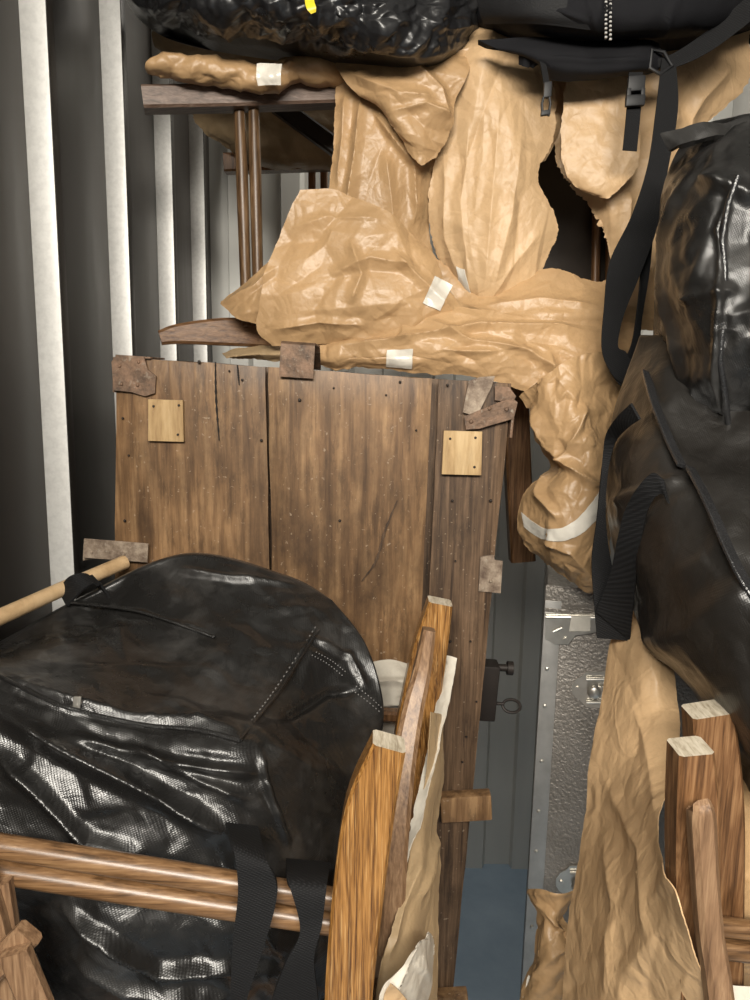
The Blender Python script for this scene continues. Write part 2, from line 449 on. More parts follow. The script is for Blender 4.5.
M['wall'] = m_wallmetal(); M['sheet'] = m_sheet(); M['floor'] = m_floor(); M['back'] = m_backwall()
M['trunk'] = m_wood('weathered_trunk_wood', [(.090, .047, .021), (.215, .120, .055), (.34, .205, .10)], (60, 60, 4), .46, .4, .9, .9, bump=.6)
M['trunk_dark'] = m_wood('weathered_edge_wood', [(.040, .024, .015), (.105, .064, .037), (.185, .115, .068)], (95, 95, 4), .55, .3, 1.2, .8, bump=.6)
M['gap'] = m_plain('dark_gap', (.012, .009, .007), .9)  # plain near-black for the plank cracks
M['pine'] = m_wood('pine_block_wood', [(.28, .17, .075), (.46, .31, .15), (.58, .42, .23)], (60, 60, 8), .5, .35, .8, .25, bump=.3)
M['oak'] = m_wood('golden_oak', [(.075, .029, .008), (.23, .105, .026), (.38, .19, .056)], (300, 300, 9), .30, .5, 1.6, 0, bump=.4, coat=.35, flecks=(.55, .34, .14), con=.12)
M['oakdull'] = m_wood('worn_oak', [(.11, .060, .032), (.22, .128, .070), (.33, .21, .12)], (170, 170, 9), .42, .45, 1, 0, bump=.3)
M['oakdark'] = m_wood('aged_brown_oak', [(.060, .028, .012), (.165, .080, .034), (.29, .16, .075)], (190, 190, 9), .38, .45, 1, 0, bump=.3)
M['oakgrey'] = m_wood('greyed_brown_oak', [(.065, .040, .028), (.14, .090, .065), (.22, .155, .12)], (9, 170, 170), .45, .4, 1, 0, bump=.3)
M['oakcurve'] = m_wood('brown_oak_sideways', [(.070, .032, .014), (.17, .085, .038), (.25, .14, .07)], (9, 150, 150), .4, .45, 1, 0, bump=.3)
M['dowel'] = m_wood('oak_dowel', [(.060, .030, .012), (.17, .090, .040), (.28, .165, .08)], (10, 180, 180), .34, .5, 1, 0, bump=.2, coat=.15)
M['dowelv'] = m_wood('oak_dowel_upright', [(.035, .018, .008), (.11, .060, .027), (.22, .135, .07)], (90, 90, 9), .4, .4, 1, 0, bump=.2, coat=.1)
M['endgrain'] = m_wood('raw_end_grain', [(.30, .25, .18), (.50, .44, .34), (.62, .56, .46)], (200, 30, 60), .7, .2, 1, 0, bump=.4)
M['pole'] = m_wood('pale_pole_wood', [(.38, .25, .13), (.52, .36, .20), (.60, .44, .27)], (20, 20, 20), .45, .4, 1, 0, bump=.15)
M['kraft'] = m_kraft('kraft_paper', (.46, .292, .148))
M['kraftpale'] = m_kraft('kraft_paper_pale', (.58, .390, .215), .46)
M['kraftdull'] = m_kraft('kraft_paper_heavy', (.44, .315, .18), .5, .4)
M['white'] = m_kraft('white_packing_paper', (.66, .61, .52), .6, .35)
M['tape'] = m_plain('frosted_tape', (.72, .68, .60), .25, 0, .6, .3, 120)
M['poly'] = m_poly('black_woven_plastic', dust=.42)
M['polysoft'] = m_poly('black_laminated_plastic', (.013, .0115, .010), .30, 900, .18, .12)
M['bin'] = m_poly('black_bin_liner', (.014, .014, .015), .27, 900, .02, .1)
M['web'] = m_web('black_webbing')
M['nylon'] = m_web('black_nylon', (.0075, .0075, .009), 420, .7)
M['blackplastic'] = m_plain('black_plastic', (.014, .014, .015), .5, 0, .35)
M['zip'] = m_plain('black_zip', (.020, .020, .021), .22, 0, .7, 1.0, 300)
M['chrome'] = m_plain('nickel_metal', (.66, .63, .57), .32, .85)
M['alu'] = m_plain('dull_aluminium', (.46, .45, .43), .42, .7, .5, .1, 80)
M['rust'] = m_rust('rusty_iron', (.06, .038, .026), (.15, .092, .058), (.25, .15, .095))
M['rustpale'] = m_rust('pale_rusty_tin', (.10, .065, .045), (.22, .165, .12), (.36, .29, .22))
M['iron'] = m_plain('black_iron', (.025, .019, .016), .55, .4)
M['pebbled'] = m_pebbled()
M['leather'] = m_plain('dark_brown_leather', (.030, .022, .016), .45, 0, .4, .2, 60)
M['yellow'] = m_plain('yellow_tie', (.75, .60, .02), .4)
M['thread'] = m_plain('grey_stitching', (.16, .155, .15), .6)
M['cordp'] = m_plain('pale_fleck_cord', (.45, .44, .42), .7)

# ------------------------------------------------------------------ the setting
WX, BY, RX = -.52, 2.405, 1.17
def corrugated(name, n0, n1, pos, sign, axis, mat_, period=.33, dep=.040, start=0.0, zt=2.7):
    """ribbed sheet wall; axis 'y': runs along Y at X=pos; axis 'x': runs along X at Y=pos; ribs stand out by dep in the sign direction"""
    prof = [(n0, 0)]
    t = start
    while t < n1 - .08:
        if t > n0 + .001: prof += [(t, 0), (t + .006, dep), (t + .062, dep), (t + .074, 0)]
        t += period
    prof.append((n1, 0))
    V = []; th = .004
    for s, d in prof:
        for off in (0, -th):
            for z in (0, zt):
                V.append((pos + sign * (d + off), s, z) if axis == 'y' else (s, pos + sign * (d + off), z))
    Fc = []
    for i in range(len(prof) - 1):
        a, b = i * 4, (i + 1) * 4
        Fc += [[a, b, b + 1, a + 1], [a + 2, a + 3, b + 3, b + 2], [a, a + 2, b + 2, b], [a + 1, b + 1, b + 3, a + 3]]
    e = (len(prof) - 1) * 4
    Fc += [[0, 1, 3, 2], [e, e + 2, e + 3, e + 1]]
    o = mesh(name, V, Fc, mat_, None, False); tag(o, kind='structure'); return o
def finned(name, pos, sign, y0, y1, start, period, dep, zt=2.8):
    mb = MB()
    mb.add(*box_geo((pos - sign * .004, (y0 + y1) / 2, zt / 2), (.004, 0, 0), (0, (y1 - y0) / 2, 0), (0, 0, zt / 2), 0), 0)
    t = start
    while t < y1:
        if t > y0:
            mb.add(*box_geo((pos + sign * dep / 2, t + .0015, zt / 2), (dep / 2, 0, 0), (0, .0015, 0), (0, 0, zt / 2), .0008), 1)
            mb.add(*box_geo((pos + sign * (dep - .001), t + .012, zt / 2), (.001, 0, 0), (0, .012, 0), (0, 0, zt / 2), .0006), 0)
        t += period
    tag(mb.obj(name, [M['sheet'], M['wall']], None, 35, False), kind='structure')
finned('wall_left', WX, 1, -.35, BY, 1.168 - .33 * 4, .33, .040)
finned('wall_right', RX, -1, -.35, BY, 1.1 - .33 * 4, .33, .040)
corrugated('wall_back', WX - .0, RX, BY, -1, 'x', M['back'], start=WX + .055, period=.16, dep=.025)
V, Fc = box_geo((.33, .5, -.05), (1.7, 0, 0), (0, 2.1, 0), (0, 0, .05), 0)
tag(mesh('floor', V, Fc, M['floor'], None, False), kind='structure')
V, Fc = box_geo((.33, .5, 2.85), (1.7, 0, 0), (0, 2.1, 0), (0, 0, .05), 0)
tag(mesh('ceiling', V, Fc, m_plain('ceiling_paint', (.6, .6, .58), .8), None, False), kind='structure')

V, Fc = box_geo((.33, -1.62, 1.4), (1.7, 0, 0), (0, .02, 0), (0, 0, 1.4), 0)
tag(mesh('wall_front', V, Fc, m_plain('corridor_wall_paint', (.72, .71, .68), .6), None, False), kind='structure')

# ------------------------------------------------------------------ old wooden trunk standing on end
TY = 1.13
TO = P(117, 357, TY); TUv = P(512, 384, TY) - TO; TW = np.linalg.norm(TUv); TUv /= TW
TN = np.array([0, -1.0, 0]); TVv = np.cross(TUv, TN); TVv *= -np.sign(TVv[2])
TH = TO[2] / -TVv[2] - .004
TD = .46
def tuv(x, y):
    q = P(x, y, TY) - TO; return q @ TUv, q @ TVv
def T3(u, v, w=0.0): return TO + u * TUv + v * TVv + w * TN
trunk = thing('wooden_chest', 'tall old wooden chest standing on end with rusty corner fittings and pale wood patches', 'trunk', tuple(T3(TW / 2, TH, -TD / 2)))
m = MB()
m.add(*box_geo(T3(TW / 2, TH / 2, -TD / 2 - .02), TUv * (TW / 2 - .004), TVv * (TH / 2), TN * (TD / 2 - .012), .003))
m.obj('carcass', M['trunk_dark'], trunk)
# front planks with worn edges, one surface with open seams
def plank(mb, u0t, u1t, u0b, u1b, v0, v1, thick, seed, mi=0):
    n, k = 70, 9
    vs = np.linspace(v0, v1, n)
    rim = []
    V = []
    for i, v in enumerate(vs):
        f = (v - v0) / (v1 - v0)
        a = u0t + (u0b - u0t) * f; b = u1t + (u1b - u1t) * f
        a += .0022 * noise(np.array([[v * 14, seed, 0]]))[0]; b += .0022 * noise(np.array([[v * 14, seed + 3.3, 0]]))[0]
        us = np.linspace(a, b, k)
        for j, u in enumerate(us):
            e = -.0035 if j in (0, k - 1) else 0
            w = thick + e + .0022 * noise(np.array([[v * 5, u * 12, seed]]))[0] + (-.003 if i in (0, n - 1) else 0)
            vv = v + (.004 * noise(np.array([[u * 25, seed, 7.0]]))[0] if i == 0 else 0)
            V.append(T3(u, vv, w))
        for u in (b, a): V.append(T3(u, v, -.012))
    c = k + 2
    Fc = [[i * c + j, i * c + (j + 1) % c, (i + 1) * c + (j + 1) % c, (i + 1) * c + j] for i in range(n - 1) for j in range(c)]
    Fc += [list(range(c))[::-1], [(n - 1) * c + j for j in range(c)]]
    mb.add(V, Fc, mi)
m = MB()
U = lambda x, y: tuv(x, y)[0]
s1t, s1b = U(267, 365), U(276, 560); sl1 = (s1b - s1t) / (tuv(276, 560)[1] - tuv(267, 365)[1])
s2t, s2b = U(437, 380), U(427, 590); sl2 = (s2b - s2t) / (tuv(427, 590)[1] - tuv(437, 380)[1])
plank(m, 0, s1t - .0022, 0, s1t + sl1 * TH * .7 - .002, 0, TH, .004, 1.1)
plank(m, s1t + .0016, s2t - .0075, s1t + sl1 * TH * .7 + .002, s2t + sl2 * TH - .006, 0, TH, .004, 2.7)
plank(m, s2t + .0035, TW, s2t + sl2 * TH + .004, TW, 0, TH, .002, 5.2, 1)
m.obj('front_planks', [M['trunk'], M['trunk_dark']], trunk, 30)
# dark cracks in the planks: thin raised-edge grooves
def groove(pts, w):
    mb = MB()
    V = []; pts = cr(np.array([tuv(*p) for p in pts]), 24)
    for i, (u, v) in enumerate(pts):
        ww = w * (.35 + .65 * math.sin(math.pi * (i + .5) / 24)); ww *= 1 + .5 * math.sin(i * 2.3)
        V += [T3(u - ww, v, .0072), T3(u + ww, v, .0072), T3(u + ww, v, .003), T3(u - ww, v, .003)]
    mb.add(V, [[i * 4 + j, i * 4 + (j + 1) % 4, i * 4 + 4 + (j + 1) % 4, i * 4 + 4 + j] for i in range(23) for j in range(4)] + [[0, 1, 2, 3], [95, 94, 93, 92]])
    return mb
for pts, w in (([(216, 362), (217, 400), (220, 440)], .0012), ([(397, 500), (385, 530), (376, 560), (362, 580)], .0018), ([(238, 365), (240, 385)], .001)):
    groove(pts, w).obj('crack', M['gap'] if pts[0][0] != 397 else M['trunk_dark'], trunk)
def plate(mb, pts, w0, th, bend=None):
    """flat plate of polygon outline given at photo positions, standing proud of the front"""
    q = [tuv(*p) for p in pts]; n = len(q)
    V = [T3(u, v, w0 + th) for u, v in q] + [T3(u, v, w0) for u, v in q]
    Fc = [list(range(n)), [n + i for i in range(n)][::-1]] + [[i, (i + 1) % n, n + (i + 1) % n, n + i] for i in range(n)]
    mb.add(V, Fc)
def nails(parent, pts, r, w, name='nail_head'):
    for x, y in pts:
        b = MB(); nail(b, x, y, r if r else random.uniform(.0016, .0028), w); b.obj(name, M['iron'], parent)
def nail(mb, x, y, r=.0042, w=.006):
    u, v = tuv(x, y); V = [T3(u, v, w + .0028)]; k = 8
    for a in range(k): t = 2 * math.pi * a / k; V.append(T3(u + r * math.cos(t) * .6, v + r * math.sin(t) * .6, w + .0022))
    for a in range(k): t = 2 * math.pi * a / k; V.append(T3(u + r * math.cos(t), v + r * math.sin(t), w))
    Fc = [[0, 1 + a, 1 + (a + 1) % k] for a in range(k)] + [[1 + a, 9 + a, 9 + (a + 1) % k, 1 + (a + 1) % k] for a in range(k)] + [[9 + a for a in range(k)][::-1]]
    mb.add(V, Fc)
m = MB()   # top left corner cover, dented
plate(m, [(114, 362), (119, 355), (146, 357), (150, 370), (158, 376), (157, 393), (147, 396), (134, 392), (116, 390)], .007, .004)
m.add(*box_geo(T3(.026, -.002, -.03), TUv * .026, TVv * .0015, TN * .038, .001)); m.add(*box_geo(T3(-.002, .026, -.03), TUv * .0015, TVv * .026, TN * .038, .001))
for p in ((122, 366), (124, 384), (140, 385), (141, 362)): nail(m, *p, .003, .011)
m.obj('corner_fitting', M['rust'], trunk)
m = MB()   # top right corner: two crossing straps
plate(m, [(468, 381), (479, 377), (494, 376), (490, 388), (476, 416), (462, 412)], .007, .003)
m.obj('corner_strap', M['rustpale'], trunk)
m = MB()
plate(m, [(463, 416), (500, 401), (511, 398), (516, 402), (512, 418), (478, 428), (465, 429)], .011, .003)
m.add(*box_geo(T3(TW + .004, .055, -.03), TUv * .002, TVv * .024, TN * .042, .001))
plate(m, [(494, 386), (508, 387), (515, 396), (512, 402), (494, 400)], .006, .003)
for p in ((470, 421), (505, 409), (488, 408)): nail(m, *p, .0035, .014)
m.obj('corner_strap', M['rust'], trunk)
m = MB()   # hasp folded over the top edge
u0, v0 = tuv(282, 341); u1, v1 = tuv(314, 377)
uc = (u0 + u1) / 2; hw = (u1 - u0) / 2
prof = [(.012, v1), (.014, .012), (.015, -.008), (.013, v0 + .004), (.006, v0), (-.004, v0 + .003), (-.05, -.004)]
V = []
for w, v in prof:
    for s in (-1, 1): V.append(T3(uc + s * hw + (.006 if w < .005 else 0), v, w))
for w, v in prof:
    for s in (-1, 1): V.append(T3(uc + s * hw + (.006 if w < .005 else 0), v + (.003 if w < .01 else 0), w - (.003 if w > .01 else .0)))
n = len(prof)
Fc = []
for i in range(n - 1):
    a = 2 * i; b = 2 * n + a
    Fc += [[a, a + 1, a + 3, a + 2], [b, b + 2, b + 3, b + 1], [a, a + 2, b + 2, b], [a + 1, b + 1, b + 3, a + 3]]
Fc += [[0, 2 * n, 2 * n + 1, 1], [2 * n - 2, 2 * n - 1, 4 * n - 1, 4 * n - 2]]
m.add(V, Fc); nail(m, 298, 370, .0035, .0125)
m.obj('hasp', M['rust'], trunk)
for q in ([(151, 399), (185, 400), (186, 441), (151, 440)], [(443, 430), (481, 431), (480, 474), (441, 473)]):
    m = MB(); plate(m, q, .004, .010); o = m.obj('wood_patch', M['pine'], trunk, 30)
    cx, cy = np.mean(q, 0)
    nails(o, [(cx + dx, cy + dy) for dx, dy in ((-12, -14), (12, 14), (13, -15))], .0022, .0138)
m = MB(); plate(m, [(480, 556), (493, 554), (494, 559), (502, 560), (500, 592), (478, 590)], .003, .004)
nail(m, 490, 580, .003, .007); m.obj('side_clip', M['rustpale'], trunk)
m = MB()   # angle iron sticking out at the lower left
V, Fc, caps = beam_geo([P(84, 548, TY - .022), P(148, 553, TY - .016)], .030, .003, (0, 0, 1), .001); m.add(V, Fc + caps)
V, Fc, caps = beam_geo([P(84, 552, TY - .020), P(117, 548, TY + .06)], .026, .003, (0, 0, 1), .001); m.add(V, Fc + caps)
nail(m, 97, 549, .003, .022); nail(m, 128, 551, .003, .02)
m.obj('angle_bracket', M['rustpale'], trunk)
m = MB(); a = P(440, 807, TY - .018); b = P(491, 804, TY - .018)
m.add(*box_geo((a + b) / 2, (b - a) / 2, TN * .012, np.cross((b - a) / np.linalg.norm(b - a), TN) * .022, .004)); m.obj('batten', M['trunk'], trunk)
m = MB(); a = P(436, 1004, TY - .018); b = P(468, 1002, TY - .018)
m.add(*box_geo((a + b) / 2, (b - a) / 2, TN * .012, np.cross((b - a) / np.linalg.norm(b - a), TN) * .022, .004)); m.obj('batten', M['trunk'], trunk)
nails(trunk, ((124, 418), (130, 455), (126, 520), (230, 371), (262, 440), (243, 380), (334, 388), (400, 382), (416, 430), (447, 385), (455, 560), (470, 640), (452, 500), (490, 500), (476, 700), (462, 760), (340, 520), (300, 400), (450, 640), (466, 735), (200, 362), (386, 395)), 0, .006)
# side fittings: dark back plate, bolt and ring pull on the right flank
cy = TY + .10
uq = (P(491, 690, cy) - TO) @ TUv; vq = (P(491, 690, cy) - TO) @ TVv
uq = max(uq, TW + .004)
m = MB(); m.add(*box_geo(T3((TW + uq) / 2 + .003, vq, -.10), TUv * ((uq - TW) / 2 + .006), TVv * .05, TN * .02, .004)); lock = m.obj('lock_plate', M['iron'], trunk)
c = P(492, 667, cy)
m = MB()
m.add(*tube_geo([c, c + TUv * .032], .0065)); m.add(*tube_geo([c + TUv * .026, c + TUv * .036], .012)); m.obj('bolt', M['iron'], lock)
c = P(490, 703, cy)
m = MB(); m.add(*tube_geo([c, c + TUv * .024], .003))
cc = c + TUv * .038 + TVv * .003
m.add(*tube_geo([cc + .0155 * (math.cos(t) * TUv + .6 * math.sin(t) * TVv) + .006 * math.sin(t) * TN for t in np.linspace(0, 2 * math.pi, 22)[:-1]], .0027, 8, True)); m.obj('ring_pull', M['iron'], lock)

# ------------------------------------------------------------------ wrapped chair lying on the trunk
def kfn(freq=13, amp=.016, seed=0, stretch=None, freq2=40, amp2=.004):
    def f(w, q):
        st = (stretch[0], 1 + (stretch[1] - 1) * .7) if stretch else None
        k = amp / .012
        sp = 400 / freq
        return k * (.002 * crumple(w, freq * .5, seed, 1, st) + facets(q, sp, .0100, seed, st) + facets(q, sp * .42, .0038, seed + 1, st)) + \
            min(1.25, k ** .5) * (wrinkles(w, freq * .7, .0026, .09, seed + 1, st) + wrinkles(w, freq * 1.6, .0016, .12, seed + 2, st))
    return f
wc = thing('wrapped_chair', 'brown oak chair lying on its side atop the old chest, wrapped in torn brown paper', 'chair', tuple(P(400, 372, 1.5)), 'chairs wrapped in brown paper')
beam('leg', [P(143, 100, 1.35), P(250, 98, 1.39), P(420, 92, 1.43)], .036, .045, (0, 0, 1), [M['oakgrey'], M['oakgrey']], wc, .004, 12)
beam('leg', [P(160, 338, 1.40), P(180, 334, 1.41), P(225, 332, 1.43), P(262, 334, 1.45), P(330, 340, 1.5)], [.026, .036, .050, .050, .05], .04, (0, 0, 1), [M['oakcurve'], M['oakcurve']], wc, .005, 24)
for x0, x1 in ((239, 246), (253.5, 258)):
    tube('stretcher', [P(x0, 104, 1.395), P((x0 * .6 + x1 * .4), 170, 1.395), P(x1 + 1, 326, 1.395)], [.0095, .0108, .0095], M['dowelv'], wc, 16)
beam('leg', [P(514, 378, 1.50), P(517, 460, 1.50), P(522, 560, 1.50)], .05, .04, (1, 0, 0), M['oakdark'], wc, .004, 10)  # unseen leg, added to fill the dark gap beside the trunk
# dark leather seat and inner post seen through the tear
m = MB(); m.add(*box_geo(P(555, 178, 1.66), P(648, 178, 1.66) - P(555, 178, 1.66), (0, .03, 0), (0, 0, .215), .01)); m.obj('seat', M['leather'], wc)
for x in (598, 612):
    tube('back_post', [P(x, 120, 1.615), P(x - 3, 300, 1.615)], .009, M['oakdark'], wc, 12)

K = dict(parent=wc)
# left hanging part with lengthwise folds
sheet('wrapping_paper', [
    [(336, 62, 1.40), (372, 60, 1.36), (410, 62, 1.35), (462, 70, 1.40)],
    [(334, 110, 1.37), (370, 105, 1.34), (405, 115, 1.335), (450, 120, 1.38)],
    [(331, 160, 1.36), (366, 165, 1.33), (400, 165, 1.335), (438, 165, 1.39)],
    [(328, 215, 1.36), (362, 225, 1.335), (398, 235, 1.345), (428, 235, 1.40)],
    [(326, 285, 1.38), (362, 295, 1.36), (400, 300, 1.37), (446, 300, 1.42)]], M['kraft'], wc, 154, 154,
    kfn(11, .012, 3, ((.25, 0, 1), 3.2)), [([(362, 85), (356, 150), (345, 230)], 9, .012, 'ridge'), ([(372, 110), (392, 140), (411, 165), (413, 225)], 14, .016, 'step-'), ([(345, 90), (338, 190)], 8, .008, 'ridge'), ([(385, 150), (395, 230)], 10, .008, 'ridge')], jag=1.5, seed=2, flat=.6)
# rounded flap folded over it
sheet('wrapping_paper', [
    [(333, 58, 1.37), (372, 52, 1.33), (415, 50, 1.32), (474, 47, 1.34)],
    [(338, 70, 1.35), (376, 72, 1.305), (418, 72, 1.295), (470, 66, 1.33)],
    [(352, 88, 1.34), (386, 95, 1.295), (420, 98, 1.285), (456, 100, 1.315)],
    [(378, 105, 1.33), (398, 118, 1.29), (424, 122, 1.285), (453, 122, 1.31)],
    [(396, 124, 1.32), (408, 136, 1.30), (424, 144, 1.295), (448, 140, 1.315)],
    [(408, 152, 1.325), (416, 162, 1.312), (424, 165, 1.31), (438, 157, 1.32)]], M['kraft'], wc, 140, 125,
    kfn(14, .012, 14, ((1, 0, -.4), 1.8)), [([(345, 70), (400, 95), (440, 100)], 12, .010, 'ridge'), ([(410, 62), (440, 90), (448, 120)], 9, .010, 'ridge'), ([(390, 112), (425, 105), (452, 118)], 8, .008, 'ridge')], jag=1.0, seed=4, flat=.6)
# middle panel, gathered towards its foot, torn on the right
sheet('wrapping_paper', [
    [(458, 22, 1.40), (490, 20, 1.39), (520, 22, 1.39), (545, 26, 1.40)],
    [(455, 50, 1.36), (490, 44, 1.32), (520, 44, 1.32), (543, 52, 1.34)],
    [(448, 95, 1.36), (482, 90, 1.31), (522, 90, 1.305), (556, 98, 1.33)],
    [(438, 150, 1.37), (472, 145, 1.31), (518, 145, 1.30), (552, 142, 1.33)],
    [(430, 195, 1.38), (470, 195, 1.315), (512, 195, 1.30), (537, 178, 1.325)],
    [(434, 240, 1.39), (470, 245, 1.325), (512, 245, 1.31), (558, 228, 1.335)],
    [(448, 275, 1.395), (474, 280, 1.33), (510, 276, 1.32), (546, 262, 1.34)],
    [(468, 300, 1.385), (482, 303, 1.345), (505, 300, 1.335), (540, 294, 1.345)]], M['kraftpale'], wc, 182, 210,
    kfn(11, .011, 21, ((.1, 0, 1), 3.5)), [([(470, 120), (462, 200), (472, 298)], 12, 0.0070, 'ridge'), ([(500, 100), (492, 200), (484, 300)], 10, 0.0055, 'ridge'), ([(522, 130), (510, 220), (490, 300)], 10, 0.0050, 'ridge'), ([(445, 150), (448, 240), (470, 300)], 8, 0.0050, 'ridge'), ([(540, 230), (510, 270), (488, 302)], 9, 0.0045, 'ridge'), ([(490, 70), (486, 110)], 18, .008, 'soft')], jag=2.6, seed=7, flat=.6)
MIDDLE = LAST['W']
# narrow torn tongue
sheet('wrapping_paper', [
    [(540, 60, 1.35), (552, 58, 1.355), (566, 60, 1.375)],
    [(544, 120, 1.335), (554, 118, 1.35), (563, 115, 1.375)],
    [(533, 155, 1.33), (543, 152, 1.345), (553, 145, 1.37)],
    [(530, 160, 1.33), (538, 163, 1.345), (546, 160, 1.36)]], M['kraftpale'], wc, 40, 50, kfn(14, .006, 22, ((0, 0, 1), 2)), jag=1.5, seed=12, flat=.6)
# right panel
sheet('wrapping_paper', [
    [(552, 24, 1.41), (610, 24, 1.39), (670, 22, 1.40), (756, 10, 1.46)],
    [(556, 50, 1.37), (610, 46, 1.33), (670, 44, 1.34), (752, 34, 1.44)],
    [(563, 92, 1.355), (612, 90, 1.31), (668, 90, 1.335), (746, 80, 1.46)],
    [(555, 135, 1.36), (606, 135, 1.305), (662, 135, 1.34), (700, 135, 1.44)],
    [(560, 172, 1.365), (600, 178, 1.315), (650, 185, 1.35), (680, 190, 1.42)],
    [(588, 208, 1.37), (612, 212, 1.33), (640, 225, 1.36), (664, 235, 1.41)],
    [(606, 240, 1.38), (622, 248, 1.355), (640, 270, 1.37), (658, 285, 1.40)],
    [(612, 262, 1.39), (624, 290, 1.37), (636, 310, 1.38), (650, 330, 1.40)]], M['kraftpale'], wc, 168, 168,
    kfn(10, .010, 33, ((.4, 0, 1), 2)), [([(660, 60), (672, 120), (640, 210)], 16, .012, 'ridge'), ([(735, 60), (700, 100), (660, 190)], 12, .012, 'ridge'), ([(630, 190), (625, 250)], 9, .01, 'ridge')], jag=3.0, seed=9, flat=.45)
# loose torn lobe on the right panel
sheet('wrapping_paper', [
    [(566, 78, 1.33), (600, 74, 1.30), (640, 80, 1.30)],
    [(562, 120, 1.32), (600, 120, 1.285), (640, 125, 1.295)],
    [(562, 160, 1.33), (598, 160, 1.285), (638, 158, 1.29)],
    [(574, 184, 1.34), (600, 188, 1.29), (634, 172, 1.29)],
    [(594, 194, 1.33), (606, 198, 1.305), (616, 192, 1.30)]], M['kraftpale'], wc, 70, 70, kfn(11, .007, 41), jag=2.6, seed=15, flat=.3)
# lower band under the tear
sheet('wrapping_paper', [
    [(418, 250, 1.42), (490, 288, 1.35), (545, 270, 1.35), (600, 280, 1.35), (650, 268, 1.38)],
    [(448, 288, 1.37), (492, 302, 1.31), (548, 296, 1.30), (604, 298, 1.305), (655, 290, 1.35)],
    [(452, 305, 1.35), (496, 315, 1.285), (550, 315, 1.275), (606, 314, 1.28), (656, 310, 1.34)],
    [(450, 322, 1.36), (500, 326, 1.30), (556, 330, 1.295), (610, 328, 1.30), (656, 330, 1.36)]], M['kraft'], wc, 182, 98,
    kfn(13, .010, 51, ((1, 0, .05), 2.2)), [([(455, 298), (500, 318), (560, 326), (640, 328)], 7, .010, 'ridge'), ([(480, 305), (540, 300), (600, 306)], 9, .008, 'ridge')], jag=2.0, seed=18, flat=.6)
# long wrap over the trunk top
sheet('wrapping_paper', [
    [(285, 340, 1.36), (350, 330, 1.31), (420, 310, 1.28), (470, 308, 1.275), (540, 322, 1.27), (600, 325, 1.28), (636, 322, 1.32)],
    [(286, 348, 1.34), (352, 345, 1.27), (420, 336, 1.245), (476, 332, 1.24), (545, 340, 1.24), (605, 345, 1.25), (640, 345, 1.30)],
    [(290, 355, 1.34), (352, 360, 1.26), (420, 358, 1.232), (480, 356, 1.225), (550, 362, 1.225), (605, 368, 1.235), (635, 372, 1.29)],
    [(296, 356, 1.36), (352, 368, 1.30), (425, 374, 1.27), (485, 378, 1.25), (552, 400, 1.235), (600, 405, 1.245), (628, 402, 1.29)]], M['kraft'], wc, 266, 112,
    kfn(14, .012, 61, ((1, 0, .08), 1.7)), [([(330, 348), (410, 338), (480, 325), (600, 332)], 7, .010, 'ridge'), ([(420, 318), (470, 340), (540, 352)], 8, .009, 'ridge'), ([(520, 345), (560, 370), (600, 372)], 9, .012, 'ridge'), ([(550, 350), (555, 385), (580, 395)], 9, .010, 'ridge'), ([(440, 350), (500, 352)], 6, .006, 'ridge')], jag=1.2, seed=23, flat=.6)
LONG = LAST['W']
# big rounded wrapped corner on the left
sheet('wrapping_paper', [
    [(301, 191, 1.33), (335, 189, 1.30), (372, 205, 1.29), (412, 232, 1.30), (432, 252, 1.33)],
    [(284, 222, 1.31), (326, 222, 1.26), (368, 228, 1.245), (414, 248, 1.26), (440, 268, 1.31)],
    [(270, 262, 1.305), (316, 262, 1.245), (366, 262, 1.23), (416, 275, 1.24), (452, 292, 1.285)],
    [(262, 298, 1.30), (310, 300, 1.24), (362, 300, 1.225), (418, 302, 1.235), (470, 314, 1.27)],
    [(257, 330, 1.31), (306, 328, 1.26), (358, 326, 1.24), (418, 318, 1.245), (468, 322, 1.275)],
    [(272, 346, 1.33), (312, 346, 1.29), (360, 342, 1.27), (418, 332, 1.265), (462, 330, 1.285)]], M['kraft'], wc, 196, 168,
    kfn(10, .015, 71, ((1, 0, .5), 1.4)), [([(290, 228), (330, 215), (385, 222)], 10, .006, 'ridge'), ([(330, 275), (370, 258), (420, 268)], 12, .011, 'ridge'), ([(350, 240), (362, 275), (350, 305)], 10, .010, 'ridge'), ([(270, 330), (320, 322), (365, 325)], 8, .008, 'ridge'), ([(390, 250), (425, 285), (455, 312)], 9, .010, 'ridge')], jag=.8, seed=27, flat=.3)
CORNER = LAST['W']
# small ear of paper sticking out left
sheet('wrapping_paper', [
    [(268, 262, 1.37), (276, 268, 1.36), (285, 280, 1.35)],
    [(244, 282, 1.38), (256, 286, 1.345), (276, 296, 1.34)],
    [(222, 298, 1.385), (246, 303, 1.34), (270, 310, 1.335)],
    [(219, 304, 1.39), (240, 318, 1.36), (262, 325, 1.35)]], M['kraft'], wc, 60, 50, kfn(20, .009, 81, ((1, 0, .6), 2.5)), [([(222, 302), (255, 285), (268, 270)], 5, .006, 'ridge')], jag=.8, seed=29, flat=.6)
sheet('wrapping_paper', [[(222, 352, 1.36), (250, 346, 1.35), (285, 346, 1.34)], [(226, 357, 1.33), (254, 354, 1.31), (288, 354, 1.30)], [(230, 359, 1.34), (256, 360, 1.33), (290, 362, 1.32)]], M['kraftdull'], wc, 50, 24, kfn(30, .003, 97), jag=1.6, seed=61)
